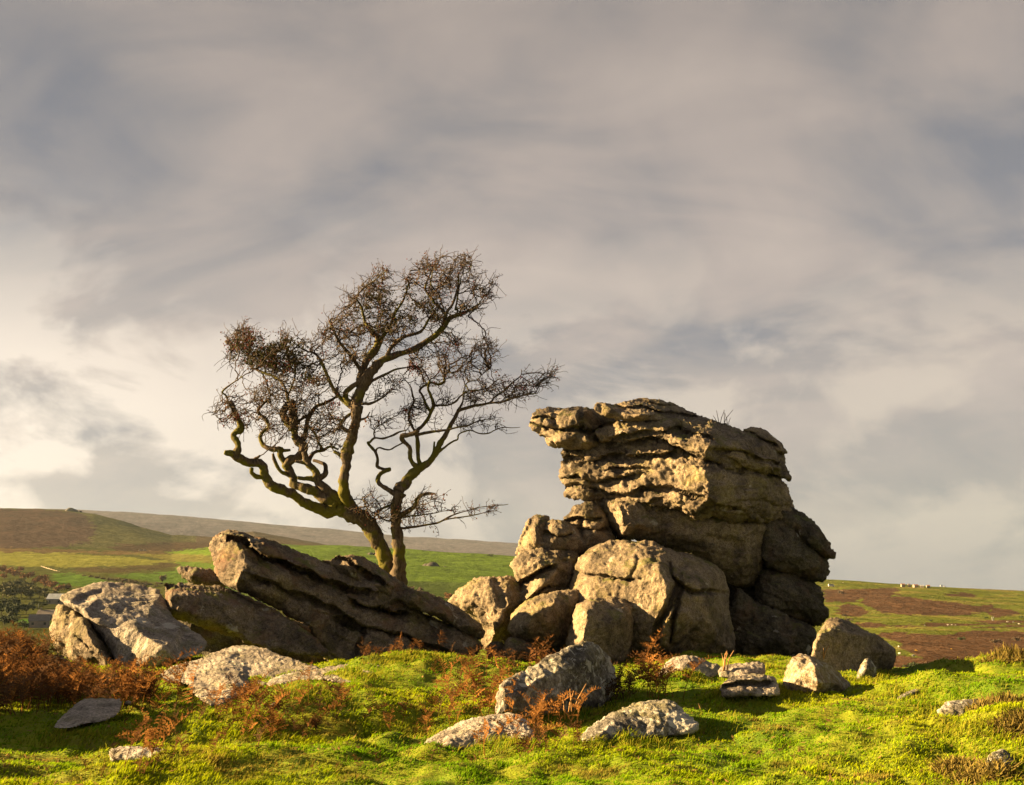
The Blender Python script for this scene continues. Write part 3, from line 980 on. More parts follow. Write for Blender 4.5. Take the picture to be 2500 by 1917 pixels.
rock('sloping_slab', tr('7', [(1060, 410), (1100, 370), (1200, 330), (1330, 300), (1420, 250), (1550, 208), (1650, 203), (1800, 233), (1900, 280), (2000, 310), (2130, 348), (2140, 380), (1950, 400), (1850, 420), (1780, 470), (1700, 520), (1560, 590), (1470, 630), (1340, 580), (1290, 520), (1240, 460), (1160, 460), (1110, 450)]),
     12.9, tr('7', [(1480, 400, -.35), (1560, 470, -.4), (1350, 420, -.25), (1650, 330, .1)]), T=.16, er=.25, lean=4.0, mat=M_FLAT, amp=.6, label='low pale grey slab sloping out of the turf in front of the dark hollow',
     grooves=[('g', tr('7', [(1310, 420), (1400, 470), (1440, 480)]), .04, .10)])
rock('turf_slab', tr('2', [(470, 1400), (520, 1352), (640, 1312), (780, 1300), (960, 1265), (1290, 1238), (1285, 1290), (1180, 1345), (1070, 1390), (985, 1392), (900, 1360), (700, 1370), (560, 1410)]),
     13.75, T=.1, er=.15, lean=2.2, mat=M_FLAT, amp=.55, label='narrow pale slab lying in the turf along the crest of the mossy mound')
rock('flat_stone', tr('7', [(345, 755), (430, 665), (510, 595), (570, 560), (700, 558), (800, 560), (822, 582), (790, 670), (700, 715), (540, 735), (480, 760), (400, 768)]),
     10.8, tr('7', [(600, 620, -.1), (480, 680, -.1)]), T=.1, er=.15, lean=1.3, mat=M_FLAT, amp=.5, label='flat angular grey stone in the shaded grass at lower left')
rock('pebble_stone', tr('7', [(828, 595), (848, 570), (882, 580), (875, 612), (835, 615)]), 12.3, T=.06, er=.06, mat=M_FLAT, amp=.3, label='fist-sized grey stone just right of the flat stone in shaded grass')
rock('half_buried_stone', tr('7', [(715, 910), (790, 875), (900, 880), (1000, 885), (1200, 900), (1255, 925), (1255, 985), (1000, 985), (900, 985), (800, 985), (735, 985)]), 9.3,
     T=.14, er=.16, lean=.3, mat=M_FLAT, amp=.5, label='low half buried stone in lit grass near the bottom left')

rock('hollow_shade_backing', tr('2', [(-140, 700), (60, 640), (250, 740), (500, 850), (760, 960), (1000, 1100), (1150, 1200), (1150, 1330), (300, 1330), (-140, 1250)]), 23.0, T=.3, er=.4, mat=M_DARK, step=4, label='added dark backing rock that blackens the hollow under the long tilted slab')  # dark filler added so the hollow reads as deep shade
rock('gap_light_block', tr('3', [(480, 760), (640, 560), (800, 330), (1000, 230), (1250, 200), (1400, 420), (1100, 640), (1000, 1000), (960, 1250), (330, 1250), (330, 1060), (450, 960)]), 25.3, back=2.4, T=.3, er=.4, mat=M_DARK, step=4, label='added dark backing rock that closes the gaps of the tor and blocks sun')  # filler added behind the boulders, made deep to stop sun leaking through
# ---- the right group: boulders below the tor
rock('leaning_boulder', tr('3', [(105, 790), (170, 720), (250, 650), (330, 615), (420, 605), (520, 602), (600, 640), (680, 800), (640, 900), (560, 1000), (560, 1120), (380, 1130), (330, 1080), (340, 1000), (290, 930), (200, 860)]),
     24.2, tr('3', [(420, 700, -.5), (520, 800, -.8), (450, 950, -.75), (300, 780, -.35)]), T=.5, er=.6, mat=M_TOR, label='broad lit boulder leaning between the long slab and the tor',
     grooves=[('g', tr('3', [(440, 640), (470, 720), (490, 800)]), .1, .1)], amp=1.1)
rock('split_block', tr('3', [(526, 540), (560, 480), (620, 440), (760, 430), (900, 445), (1000, 470), (1010, 560), (980, 660), (960, 760), (850, 800), (700, 820), (600, 880), (560, 800), (592, 690), (550, 620)]),
     24.0, tr('3', [(600, 560, -.5), (720, 520, -.7), (860, 560, -.75), (760, 680, -.8), (660, 760, -.7), (930, 600, -.3)]), T=.3, er=.3, mat=M_TOR, label='squarish cracked block on the left shoulder of the tor',
     grooves=[('l', tr('3', [(585, 680), (640, 640), (760, 585), (800, 560)]), .14, .28), ('g', tr('3', [(880, 440), (870, 500), (900, 520)]), .06, .16), ('l', tr('3', [(700, 740), (760, 700), (800, 690)]), .08, .15)])
rock('shoulder_rock', tr('3', [(560, 480), (590, 400), (620, 300), (650, 240), (690, 205), (760, 203), (805, 235), (800, 330), (850, 460), (640, 500)]), 24.6, tr('3', [(700, 300, -.5), (720, 400, -.5), (650, 330, -.3)]),
     T=.25, er=.28, mat=M_TOR, label='upright lit rock, outermost on the ledge left of the tor', grooves=[('g', tr('3', [(690, 215), (650, 290), (615, 400)]), .05, .15)])
rock('ledge_rock', tr('3', [(745, 300), (790, 245), (880, 240), (960, 270), (1010, 330), (1080, 420), (980, 500), (760, 500), (720, 390)]), 24.4, tr('3', [(860, 320, -.45), (820, 390, -.4), (930, 360, -.35)]), T=.25, er=.25,
     mat=M_TOR, label='middle faceted rock on the ledge left of the tor', grooves=[('l', tr('3', [(770, 330), (860, 350), (940, 340)]), .08, .12)])
rock('ledge_stack', tr('3', [(880, 245), (920, 190), (960, 140), (1090, 110), (1180, 190), (1210, 300), (1260, 420), (1150, 500), (980, 500), (960, 340), (910, 290)]), 24.7, tr('3', [(1030, 220, -.35), (1090, 330, -.5)]), T=.25, er=.25,
     mat=M_TOR, label='knobbly rock stack on the ledge wedged under the tor overhang',
     grooves=[('l', tr('3', [(900, 250), (1000, 240), (1140, 230)]), .06, .15), ('l', tr('3', [(1020, 310), (1100, 300), (1200, 320)]), .07, .12), ('g', tr('3', [(1010, 250), (1005, 330)]), .05, .12)])
rock('dome_boulder', tr('5', [(355, 1310, .6), (375, 1210, .6), (410, 1120, .6), (470, 1060, .6), (560, 1020, .6), (700, 998, .6), (850, 1010, .6), (1000, 1045, .6), (1140, 1095, .7), (1230, 1130, .8), (1310, 1190, .9), (1357, 1260, 1.0), (1372, 1340, 1.0), (1370, 1440, 1.0), (1405, 1560, 1.0), (1420, 1760, .9),
                              (1000, 1780, 0), (600, 1780, .2), (370, 1760, .5), (330, 1500, .6)]),
     22.7, tr('5', [(920, 1150, -.65), (970, 1250, -.95), (985, 1400, -1.05), (940, 1600, -1.0), (560, 1200, .0), (560, 1450, .0), (1200, 1280, -.3), (1230, 1500, -.25), (1080, 1500, -.85)]), T=.55, er=.9, back=2.6, mat=M_TOR, blur=9, amp=.72,
     label='huge rounded dome boulder under the tor, lit on its left half',
     grooves=[('l', tr('5', [(372, 1200), (500, 1212), (640, 1250), (770, 1245)]), .10, .08), ('g', tr('5', [(985, 1150), (1000, 1215), (1050, 1290), (1130, 1325), (1250, 1335), (1365, 1330)]), .04, .26),
              ('g', tr('5', [(1035, 1290), (1000, 1400), (935, 1500), (905, 1640)]), .06, .30), ('g', tr('5', [(1070, 1310), (1030, 1420), (1015, 1540), (990, 1640)]), .045, .25),
              ('g', tr('5', [(1060, 1280), (1060, 1190), (1110, 1140)]), .05, .12), ('g', tr('5', [(790, 1110), (785, 1180), (740, 1250)]), .05, .07), ('g', tr('5', [(480, 1080), (600, 1050), (660, 1040)]), .04, .05)])
rock('pointed_boulder', tr('3', [(505, 985, .4), (530, 920, .4), (560, 850, .5), (620, 790, .6), (720, 750, .7), (850, 715, .8), (1000, 698, .9), (1015, 745, .9), (965, 830, .6), (935, 920, .5), (925, 1020, .4), (900, 1100, .3), (850, 1110, .2), (720, 1085, 0), (560, 1035, .2)]), 22.0,
     tr('3', [(700, 870, -.35), (640, 960, -.4), (840, 780, .1), (620, 880, -.1), (820, 920, -.1)]), T=.35, er=.4, mat=M_TOR, amp=.8, label='wedge-shaped boulder with lit left flank in front of the leaning boulder')
rock('base_boulder', tr('3', [(470, 1120), (510, 1040), (560, 1020), (720, 1080), (740, 1200), (600, 1230), (480, 1200)]), 21.9, tr('3', [(620, 1100, -.3)]), T=.3, er=.35, mat=M_TOR, amp=.8, label='small lit boulder at the foot of the wedge-shaped boulder')
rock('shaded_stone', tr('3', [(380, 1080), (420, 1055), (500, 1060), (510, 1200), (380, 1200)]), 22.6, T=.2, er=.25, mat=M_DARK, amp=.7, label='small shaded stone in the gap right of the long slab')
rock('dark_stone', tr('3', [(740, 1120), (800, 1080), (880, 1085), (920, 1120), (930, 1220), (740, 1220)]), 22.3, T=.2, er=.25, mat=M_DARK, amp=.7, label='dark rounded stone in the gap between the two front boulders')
rock('block_boulder', tr('3', [(895, 1090, .4), (930, 980, .4), (945, 870, .4), (985, 800, .5), (1060, 760, .6), (1200, 745, .7), (1310, 760, .8), (1372, 800, .8), (1392, 880, .8), (1382, 970, .7), (1350, 1070, .5), (1335, 1160, .4), (1240, 1260, 0), (1100, 1280, 0), (930, 1230, .2)]),
     21.2, tr('3', [(1040, 850, -.45), (1020, 1000, -.55), (1000, 1100, -.5), (1150, 950, -.35), (1280, 900, .0), (1250, 1050, -.15)]), T=.3, er=.38, mat=M_TOR, amp=.8, blur=7, label='upright blocky boulder with rounded top in front of the dome')

# ---- the tor itself
TOR = empty('tor_caprock', tuple(at(1600, 1400, 24.5)), 'massive layered granite caprock overhanging left on top of the tor', 'rock')
rock('lower_layer', tr('5', [(508, 785, 1.2), (505, 700, 1.3), (700, 660, .9), (900, 720, .4), (1100, 800, .2), (1300, 840, .3), (1600, 870, .8), (1660, 920, 1.2), (1620, 1020, 1.2), (1590, 1120, 1.2), (1570, 1220, 1.2), (1500, 1320, 1.2), (1400, 1300, 1.0), (1300, 1220, .9), (1150, 1120, .8),
                             (1000, 1080, .7), (850, 1040, .6), (760, 1010, .6), (680, 995, .7), (620, 930, .9), (570, 880, 1.0), (530, 835, 1.1)]),
     24.3, tr('5', [(690, 800, -.3), (700, 900, -.45), (690, 960, -.3), (800, 900, -.3), (1000, 950, -.1), (1200, 1000, .1), (1450, 1000, .3), (1500, 1150, .5)]), T=.3, er=.3, mat=M_TOR, parent=TOR, blur=3, strata=(-.05, 3.5, .05),
     grooves=[('g', tr('5', [(700, 790), (715, 850), (690, 960)]), .05, .08), ('g', tr('5', [(1250, 990), (1400, 1010), (1440, 1050)]), .12, .12)])
rock('main_layer', tr('5', [(288, 445, 1.6), (320, 400, 1.6), (430, 380, 1.5), (540, 340, 1.4), (640, 320, 1.2), (800, 300, 1.0), (930, 300, .9), (1040, 360, .6), (1190, 430, .4), (1280, 470, .4), (1400, 455, .6), (1480, 500, .8), (1560, 540, 1.0), (1700, 600, 1.5), (1752, 690, 1.8), (1780, 760, 1.9), (1774, 840, 1.9), (1745, 892, 1.8),
                            (1600, 900, 1.3), (1400, 890, .8), (1200, 862, .2), (1080, 838, .1), (980, 808, .2), (860, 792, .5), (790, 778, .6), (700, 745, .9), (560, 745, 1.2), (500, 768, 1.3), (400, 762, 1.5), (340, 738, 1.6), (322, 700, 1.6), (335, 670, 1.6), (302, 640, 1.7), (297, 560, 1.7), (308, 510, 1.7), (326, 488, 1.6), (292, 470, 1.7)]),
     23.6, tr('5', [(1215, 560, -.55), (1238, 650, -.7), (1235, 740, -.65), (1180, 800, -.4), (1130, 520, -.3), (950, 600, .05), (950, 720, .1), (700, 600, .55), (700, 680, .6), (450, 550, 1.1), (450, 680, 1.1), (800, 450, .45), (1000, 470, .05), (1400, 650, .1), (1550, 720, .6), (1400, 800, .2), (1330, 560, -.1)]),
     T=.32, er=.3, mat=M_TOR, parent=TOR, blur=3, strata=(0.0, 3.4, .08), amp=1.15,
     grooves=[('l', tr('5', [(285, 492), (380, 488), (500, 503), (600, 482), (700, 470), (780, 485), (880, 475), (1020, 455)]), .16, .16),
              ('l', tr('5', [(300, 610), (430, 612), (560, 632), (660, 615), (760, 590)]), .16, .14),
              ('l', tr('5', [(330, 668), (420, 660), (540, 680), (620, 720), (720, 715), (820, 690), (930, 672), (1080, 700), (1200, 740)]), .16, .12),
              ('l', tr('5', [(620, 560), (760, 545), (860, 560)]), .1, .08),
              ('l', tr('5', [(1250, 500), (1330, 545), (1440, 570), (1475, 540)]), .12, .10),
              ('l', tr('5', [(1240, 790), (1350, 800), (1460, 820)]), .1, .10)])
rock('upper_layer', tr('5', [(500, 320, .9), (560, 285, .9), (640, 250, .9), (740, 225, 1.0), (900, 220, 1.0), (1100, 230, 1.1), (1300, 255, 1.4), (1420, 290, 1.7), (1560, 330, 1.9), (1660, 390, 2.1), (1720, 480, 2.1), (1748, 560, 2.0), (1770, 605, 2.0), (1757, 637, 1.9), (1650, 612, 1.5), (1560, 585, 1.1), (1480, 560, .8),
                             (1380, 545, .5), (1290, 520, .2), (1250, 495, .0), (1190, 495, -.1), (1110, 460, .0), (1040, 435, .1), (930, 355, .3), (870, 350, .4), (800, 372, .5), (700, 388, .7), (620, 385, .8), (545, 395, .9), (522, 360, .9)]),
     23.2, tr('5', [(1180, 340, -.15), (1250, 400, -.45), (1215, 460, -.4), (1100, 400, -.1), (950, 300, .25), (700, 310, .55), (1350, 400, .1), (1500, 450, .5), (1650, 540, 1.1), (1250, 300, .4), (1450, 350, .9)]), T=.28, er=.26, mat=M_TOR, parent=TOR, blur=3, strata=(-.2, 3.5, .09), amp=1.1,
     grooves=[('l', tr('5', [(640, 375), (720, 340), (830, 330), (930, 320), (1060, 300)]), .14, .14), ('l', tr('5', [(1280, 440), (1400, 430), (1540, 480), (1660, 520)]), .12, .12), ('l', tr('5', [(1060, 270), (1070, 320), (1180, 335), (1260, 360)]), .1, .1)])
rock('overhang_head', tr('5', [(104, 290, .4), (114, 215, .5), (135, 190, .6), (210, 163, .7), (300, 163, .7), (410, 153, .7), (500, 163, .8), (600, 190, 1.0), (690, 240, 1.0), (620, 320, .7), (532, 350, .3), (545, 405, .3), (480, 436, .2), (350, 440, .3), (240, 424, .4), (190, 365, .4), (140, 330, .4)]),
     24.4, tr('5', [(430, 230, -.3), (440, 300, -.3), (480, 380, -.2), (300, 260, -.05), (300, 380, .0), (180, 260, .2)]), T=.35, er=.3, mat=M_TOR, parent=TOR, blur=3, strata=(0, 3.4, .09), amp=1.15,
     grooves=[('g', tr('5', [(440, 165), (435, 230), (440, 300)]), .05, .20), ('l', tr('5', [(110, 250), (180, 290), (250, 300), (330, 300), (430, 305)]), .12, .18), ('l', tr('5', [(440, 300), (480, 320), (560, 290)]), .08, .16), ('l', tr('5', [(120, 235), (200, 230), (270, 240)]), .08, .12), ('g', tr('5', [(280, 200), (255, 260), (290, 290)]), .06, .12)])
rock('top_slab', tr('5', [(505, 185, .4), (512, 140, .6), (560, 135, .8), (660, 150, 1.0), (720, 115, 1.3), (800, 107, 1.5), (880, 107, 1.6), (960, 120, 1.7), (1060, 155, 1.8), (1140, 200, 1.8), (1250, 232, 1.9), (1330, 270, 2.0), (1410, 295, 2.0), (1300, 300, 1.4), (1150, 280, .9), (1000, 262, .6), (820, 262, .4), (700, 258, .4), (560, 220, .4)]),
     23.5, tr('5', [(810, 215, -.15), (700, 200, .2), (620, 180, .3), (950, 200, .5), (800, 150, .8)]), T=.22, er=.2, mat=M_TOR, parent=TOR, blur=3, strata=(-.1, 4, .05),
     grooves=[('l', tr('5', [(660, 160), (800, 165), (900, 185), (1050, 215), (1150, 215)]), .10, .16), ('l', tr('5', [(790, 120), (850, 135), (960, 150), (1040, 165)]), .08, .12)])
rock('right_knob', tr('5', [(1430, 305), (1500, 282), (1590, 298), (1680, 368), (1732, 440), (1728, 464), (1690, 468), (1600, 420), (1520, 370)]), 25.0, tr('5', [(1600, 360, -.2)]), T=.3, er=.25, mat=M_TOR, parent=TOR, grooves=[('l', tr('5', [(1500, 330), (1580, 370), (1660, 410)]), .08, .12)])

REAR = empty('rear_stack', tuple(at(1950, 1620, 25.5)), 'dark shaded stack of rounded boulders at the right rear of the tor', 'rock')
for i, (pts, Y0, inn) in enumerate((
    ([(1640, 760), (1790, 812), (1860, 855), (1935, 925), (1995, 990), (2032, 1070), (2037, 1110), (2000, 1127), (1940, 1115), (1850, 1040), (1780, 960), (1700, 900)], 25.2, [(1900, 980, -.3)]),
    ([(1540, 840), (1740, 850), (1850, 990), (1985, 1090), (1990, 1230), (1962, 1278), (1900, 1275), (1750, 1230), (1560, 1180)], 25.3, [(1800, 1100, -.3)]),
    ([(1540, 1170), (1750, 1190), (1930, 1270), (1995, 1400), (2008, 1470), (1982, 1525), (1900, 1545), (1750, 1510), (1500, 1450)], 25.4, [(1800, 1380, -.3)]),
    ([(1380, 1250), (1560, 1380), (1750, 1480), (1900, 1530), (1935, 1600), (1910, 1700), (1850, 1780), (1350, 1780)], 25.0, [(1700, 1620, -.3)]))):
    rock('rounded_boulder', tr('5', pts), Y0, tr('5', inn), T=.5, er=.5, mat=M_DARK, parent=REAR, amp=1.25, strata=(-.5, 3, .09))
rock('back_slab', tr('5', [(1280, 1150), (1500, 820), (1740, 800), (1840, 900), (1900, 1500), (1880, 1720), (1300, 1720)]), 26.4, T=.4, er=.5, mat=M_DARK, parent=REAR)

# ---- foreground stones on the right
rock('lichened_rock', tr('3', [(405, 1560, -.1), (440, 1430, -.12), (470, 1340, -.1), (510, 1300, .0), (640, 1240, .3), (740, 1190, .45), (900, 1092, .7), (980, 1065, .85), (1080, 1060, 1.05), (1140, 1090, 1.2), (1200, 1180, 1.3), (1245, 1300, 1.3), (1250, 1420, 1.2), (1150, 1500, .9), (900, 1580, .5), (700, 1620, .2), (550, 1620, 0)]),
     12.3, tr('3', [(500, 1400, -.22), (510, 1520, -.25), (600, 1400, -.14), (600, 1530, -.12), (700, 1330, .04), (900, 1230, .34), (1050, 1180, .6), (850, 1420, .2), (1080, 1350, .65)]), T=.07, er=.10, mat=M_LICH, blur=2, amp=.75, label='angular grey rock blotched with white and yellow lichen, centre front among bracken', cat='rock')
rock('mossy_stone', tr('8', [(560, 775), (620, 722), (700, 682), (800, 632), (950, 600), (1090, 583), (1180, 620), (1235, 695), (1230, 780), (1050, 800), (900, 800), (700, 810), (600, 830)]), 10.3,
     tr('8', [(900, 680, -.15), (1080, 660, .0), (720, 740, -.15)]), T=.12, er=.16, lean=1.0, mat=M_FLAT, blur=3, amp=.55, label='low pale stone sloping left in front of the lichened rock', cat='rock')
rock('wedge_stone', tr('8', [(1405, 800), (1480, 742), (1560, 652), (1680, 592), (1780, 540), (1900, 513), (2060, 508), (2120, 580), (2210, 645), (2210, 700), (2000, 730), (1900, 740), (1700, 790), (1560, 810), (1430, 830)]), 10.35,
     tr('8', [(1680, 650, -.15), (1850, 600, .0), (1600, 720, -.2), (1950, 660, -.05)]), T=.14, er=.2, lean=.9, mat=M_LICH, blur=3, amp=.6, label='long low grey stone with dark top in the grass right of centre', cat='rock')
rock('grey_stone', tr('3', [(1500, 1290), (1560, 1210), (1620, 1170), (1690, 1145), (1800, 1160), (1880, 1200), (1940, 1210), (1930, 1290), (1800, 1330), (1700, 1340), (1510, 1350)]), 15.9, tr('3', [(1700, 1220, -.15)]), T=.2, er=.3, lean=.6, mat=M_FLAT, amp=.6,
     label='smooth grey slab stone at the foot of the dome boulder')
rock('flat_ledge_stone', tr('4', [(140, 920), (180, 890), (260, 870), (400, 860), (465, 882), (460, 960), (300, 980), (150, 975)]), 14.5, tr('4', [(300, 910, -.1)]), T=.14, er=.16, lean=.5, mat=M_FLAT, amp=.6, label='flat pale stone with dead fern stalk behind it, right of the dome')
rock('mossy_ledge_stone', tr('4', [(150, 1030), (180, 990), (230, 960), (350, 940), (480, 945), (535, 970), (565, 1045), (560, 1100), (400, 1100), (200, 1110), (160, 1090)]), 13.4, tr('4', [(350, 1000, -.1), (250, 1030, -.1)]), T=.16, er=.18, lean=.4, mat=M_FLAT, amp=.7,
     label='low stone with mossy top left of the pointed lit rock', grooves=[('l', tr('4', [(190, 1020), (300, 1010), (480, 1000)]), .06, .1)])
rock('pointed_rock', tr('4', [(550, 1110, .3), (575, 990, .3), (600, 900, .3), (630, 840, .35), (690, 808, .4), (750, 818, .4), (810, 850, .4), (900, 882, .6), (985, 960, .8), (1060, 1045, .9), (1060, 1120, .8), (800, 1120, 0), (640, 1120, .1)]),
     13.9, tr('4', [(800, 900, -.2), (820, 1000, -.3), (700, 950, -.1), (640, 1000, .05), (940, 1010, .2)]), T=.15, er=.18, mat=M_PATCH, blur=3, amp=.65, label='pointed lit rock with white lichen patches in the grass right of the tor')
rock('shadowed_boulder', tr('4', [(760, 840, -.3), (800, 700, -.25), (835, 640, .1), (890, 568, .7), (960, 568, .75), (1040, 600, .8), (1120, 640, .85), (1250, 700, 1.1), (1332, 770, 1.3), (1338, 800, 1.3), (1315, 930, 1.2), (1200, 960, .8), (1100, 980, .2), (980, 990, 0), (850, 960, -.2), (770, 900, -.3)]),
     17.7, tr('4', [(820, 672, -.22), (900, 650, -.08), (1000, 668, .08), (1110, 695, .25), (1120, 800, .25), (1090, 900, .2), (960, 780, .02), (870, 800, -.12), (1250, 800, .75)]), T=.16, er=.16, mat=M_TOR, blur=2, amp=.7, label='big angular boulder right of the tor, lit only along its top')
rock('jagged_stone', tr('4', [(1060, 990), (1090, 890), (1140, 838), (1180, 868), (1215, 900), (1200, 1000), (1080, 1010)]), 16.2, tr('4', [(1140, 910, -.15)]), T=.1, er=.12, mat=M_LICH, blur=2, amp=.7, label='small jagged grey stone in grass in front of the big angular boulder')
rock('turf_stone', tr('4', [(1600, 1200), (1640, 1150), (1720, 1115), (1860, 1108), (1955, 1130), (1940, 1180), (1850, 1240), (1700, 1260), (1640, 1275)]), 11.25, T=.14, er=.16, lean=.4, mat=M_LICH, amp=.6, label='rounded stone half sunk in the grassy slope at right')
rock('turf_sliver', tr('4', [(1335, 1118), (1370, 1080), (1440, 1050), (1505, 1043), (1490, 1070), (1410, 1105), (1350, 1145)]), 12.85, T=.07, er=.08, lean=.3, mat=M_FLAT, amp=.4, label='thin pale sliver of rock on the crest of the right grassy mound')
rock('bank_stone', tr('4', [(1690, 1415), (1750, 1350), (1825, 1288), (1845, 1310), (1805, 1370), (1720, 1445)]), 10.25, T=.07, er=.08, lean=.3, mat=M_FLAT, amp=.4, label='narrow pale stone showing in the grassy bank at lower right')
rock('corner_stone', tr('4', [(1910, 1590), (1935, 1500), (2000, 1450), (2080, 1458), (2140, 1530), (2120, 1610), (1980, 1640)]), 8.65, T=.1, er=.12, lean=.3, mat=M_LICH, amp=.5, label='reddish pale stone in the bottom right corner of the grass')
for pts, Y0, lab in ((tr('2', [(1380, 1560), (1385, 1525), (1420, 1505), (1450, 1530), (1440, 1565)]), 12.7, 'small white stone in the side of the mossy mound'),
                     (tr('2', [(470, 1600), (500, 1545), (545, 1515), (560, 1545), (520, 1600)]), 12.3, 'small white stone among orange bracken on the mound')):
    rock('white_stone', pts, Y0, T=.06, er=.06, mat=M_FLAT, amp=.4, label=lab)
# unseen boulder added outside the left edge to shade the lower left grass
rock('added_shade_boulder', [(-640, 1500), (-560, 1440), (-420, 1400), (-330, 1440), (-250, 1560), (-220, 1900), (-640, 1900)], 12.0, [(-430, 1600, -1.0)], T=.8, er=.6, back=1.6, mat=M_SLAB, step=6, label='added unseen boulder beyond the left edge, there to shade the lower left grass')


# ------------------------------------------------------------------ the hawthorn
TREE_Y = 27.5
MPP = TREE_Y / F


def tube_mesh(name, chains, sides=8, rough=0.0, mat=None):
    """chains: list of (points Nx3, radii N) -> tapered closed tubes"""
    Vs, Qs, Ts, off = [], [], [], 0
    ang = np.linspace(0, 2 * np.pi, sides, endpoint=False)
    for P, R in chains:
        P, R = np.asarray(P, float), np.asarray(R, float)
        n = len(P)
        tg = np.gradient(P, axis=0)
        tg /= np.linalg.norm(tg, axis=1)[:, None] + 1e-9
        ref = np.where(np.abs(tg[:, 1:2]) > .8, np.array([[1., 0, 0]]), np.array([[0, 1., 0]]))
        a = np.cross(tg, ref)
        a /= np.linalg.norm(a, axis=1)[:, None] + 1e-9
        b = np.cross(tg, a)
        ring = P[:, None] + R[:, None, None] * (np.cos(ang)[None, :, None] * a[:, None] + np.sin(ang)[None, :, None] * b[:, None])
        if rough:
            flat = ring.reshape(-1, 3)
            k = 1 + rough * (0.9 * perlin(flat * 6) + 0.5 * perlin(flat * 14 + 4))
            ring = P[:, None] + (ring - P[:, None]) * k.reshape(n, sides, 1)
        Vs.append(ring.reshape(-1, 3))
        i = off + np.arange(n * sides).reshape(n, sides)
        j = np.roll(i, -1, 1)
        Qs.append(np.stack([i[:-1], j[:-1], j[1:], i[1:]], -1).reshape(-1, 4))
        Vs.append(np.array([P[0], P[-1]]))
        c0, c1 = off + n * sides, off + n * sides + 1
        Ts.append(np.stack([np.full(sides, c0), j[0], i[0]], -1))
        Ts.append(np.stack([np.full(sides, c1), i[-1], j[-1]], -1))
        off += n * sides + 2
    return mesh_from(name, np.concatenate(Vs), quads=np.concatenate(Qs), tris=np.concatenate(Ts))


def spline(P, n_per=7):
    P = np.asarray(P, float)
    Q = np.vstack([2 * P[0] - P[1], P, 2 * P[-1] - P[-2]])
    out = []
    for i in range(1, len(Q) - 2):
        p0, p1, p2, p3 = Q[i - 1], Q[i], Q[i + 1], Q[i + 2]
        for t in np.linspace(0, 1, n_per, endpoint=False):
            out.append(.5 * ((2 * p1) + (-p0 + p2) * t + (2 * p0 - 5 * p1 + 4 * p2 - p3) * t * t + (-p0 + 3 * p1 - 3 * p2 + p3) * t ** 3))
    out.append(Q[-2])
    return np.array(out)


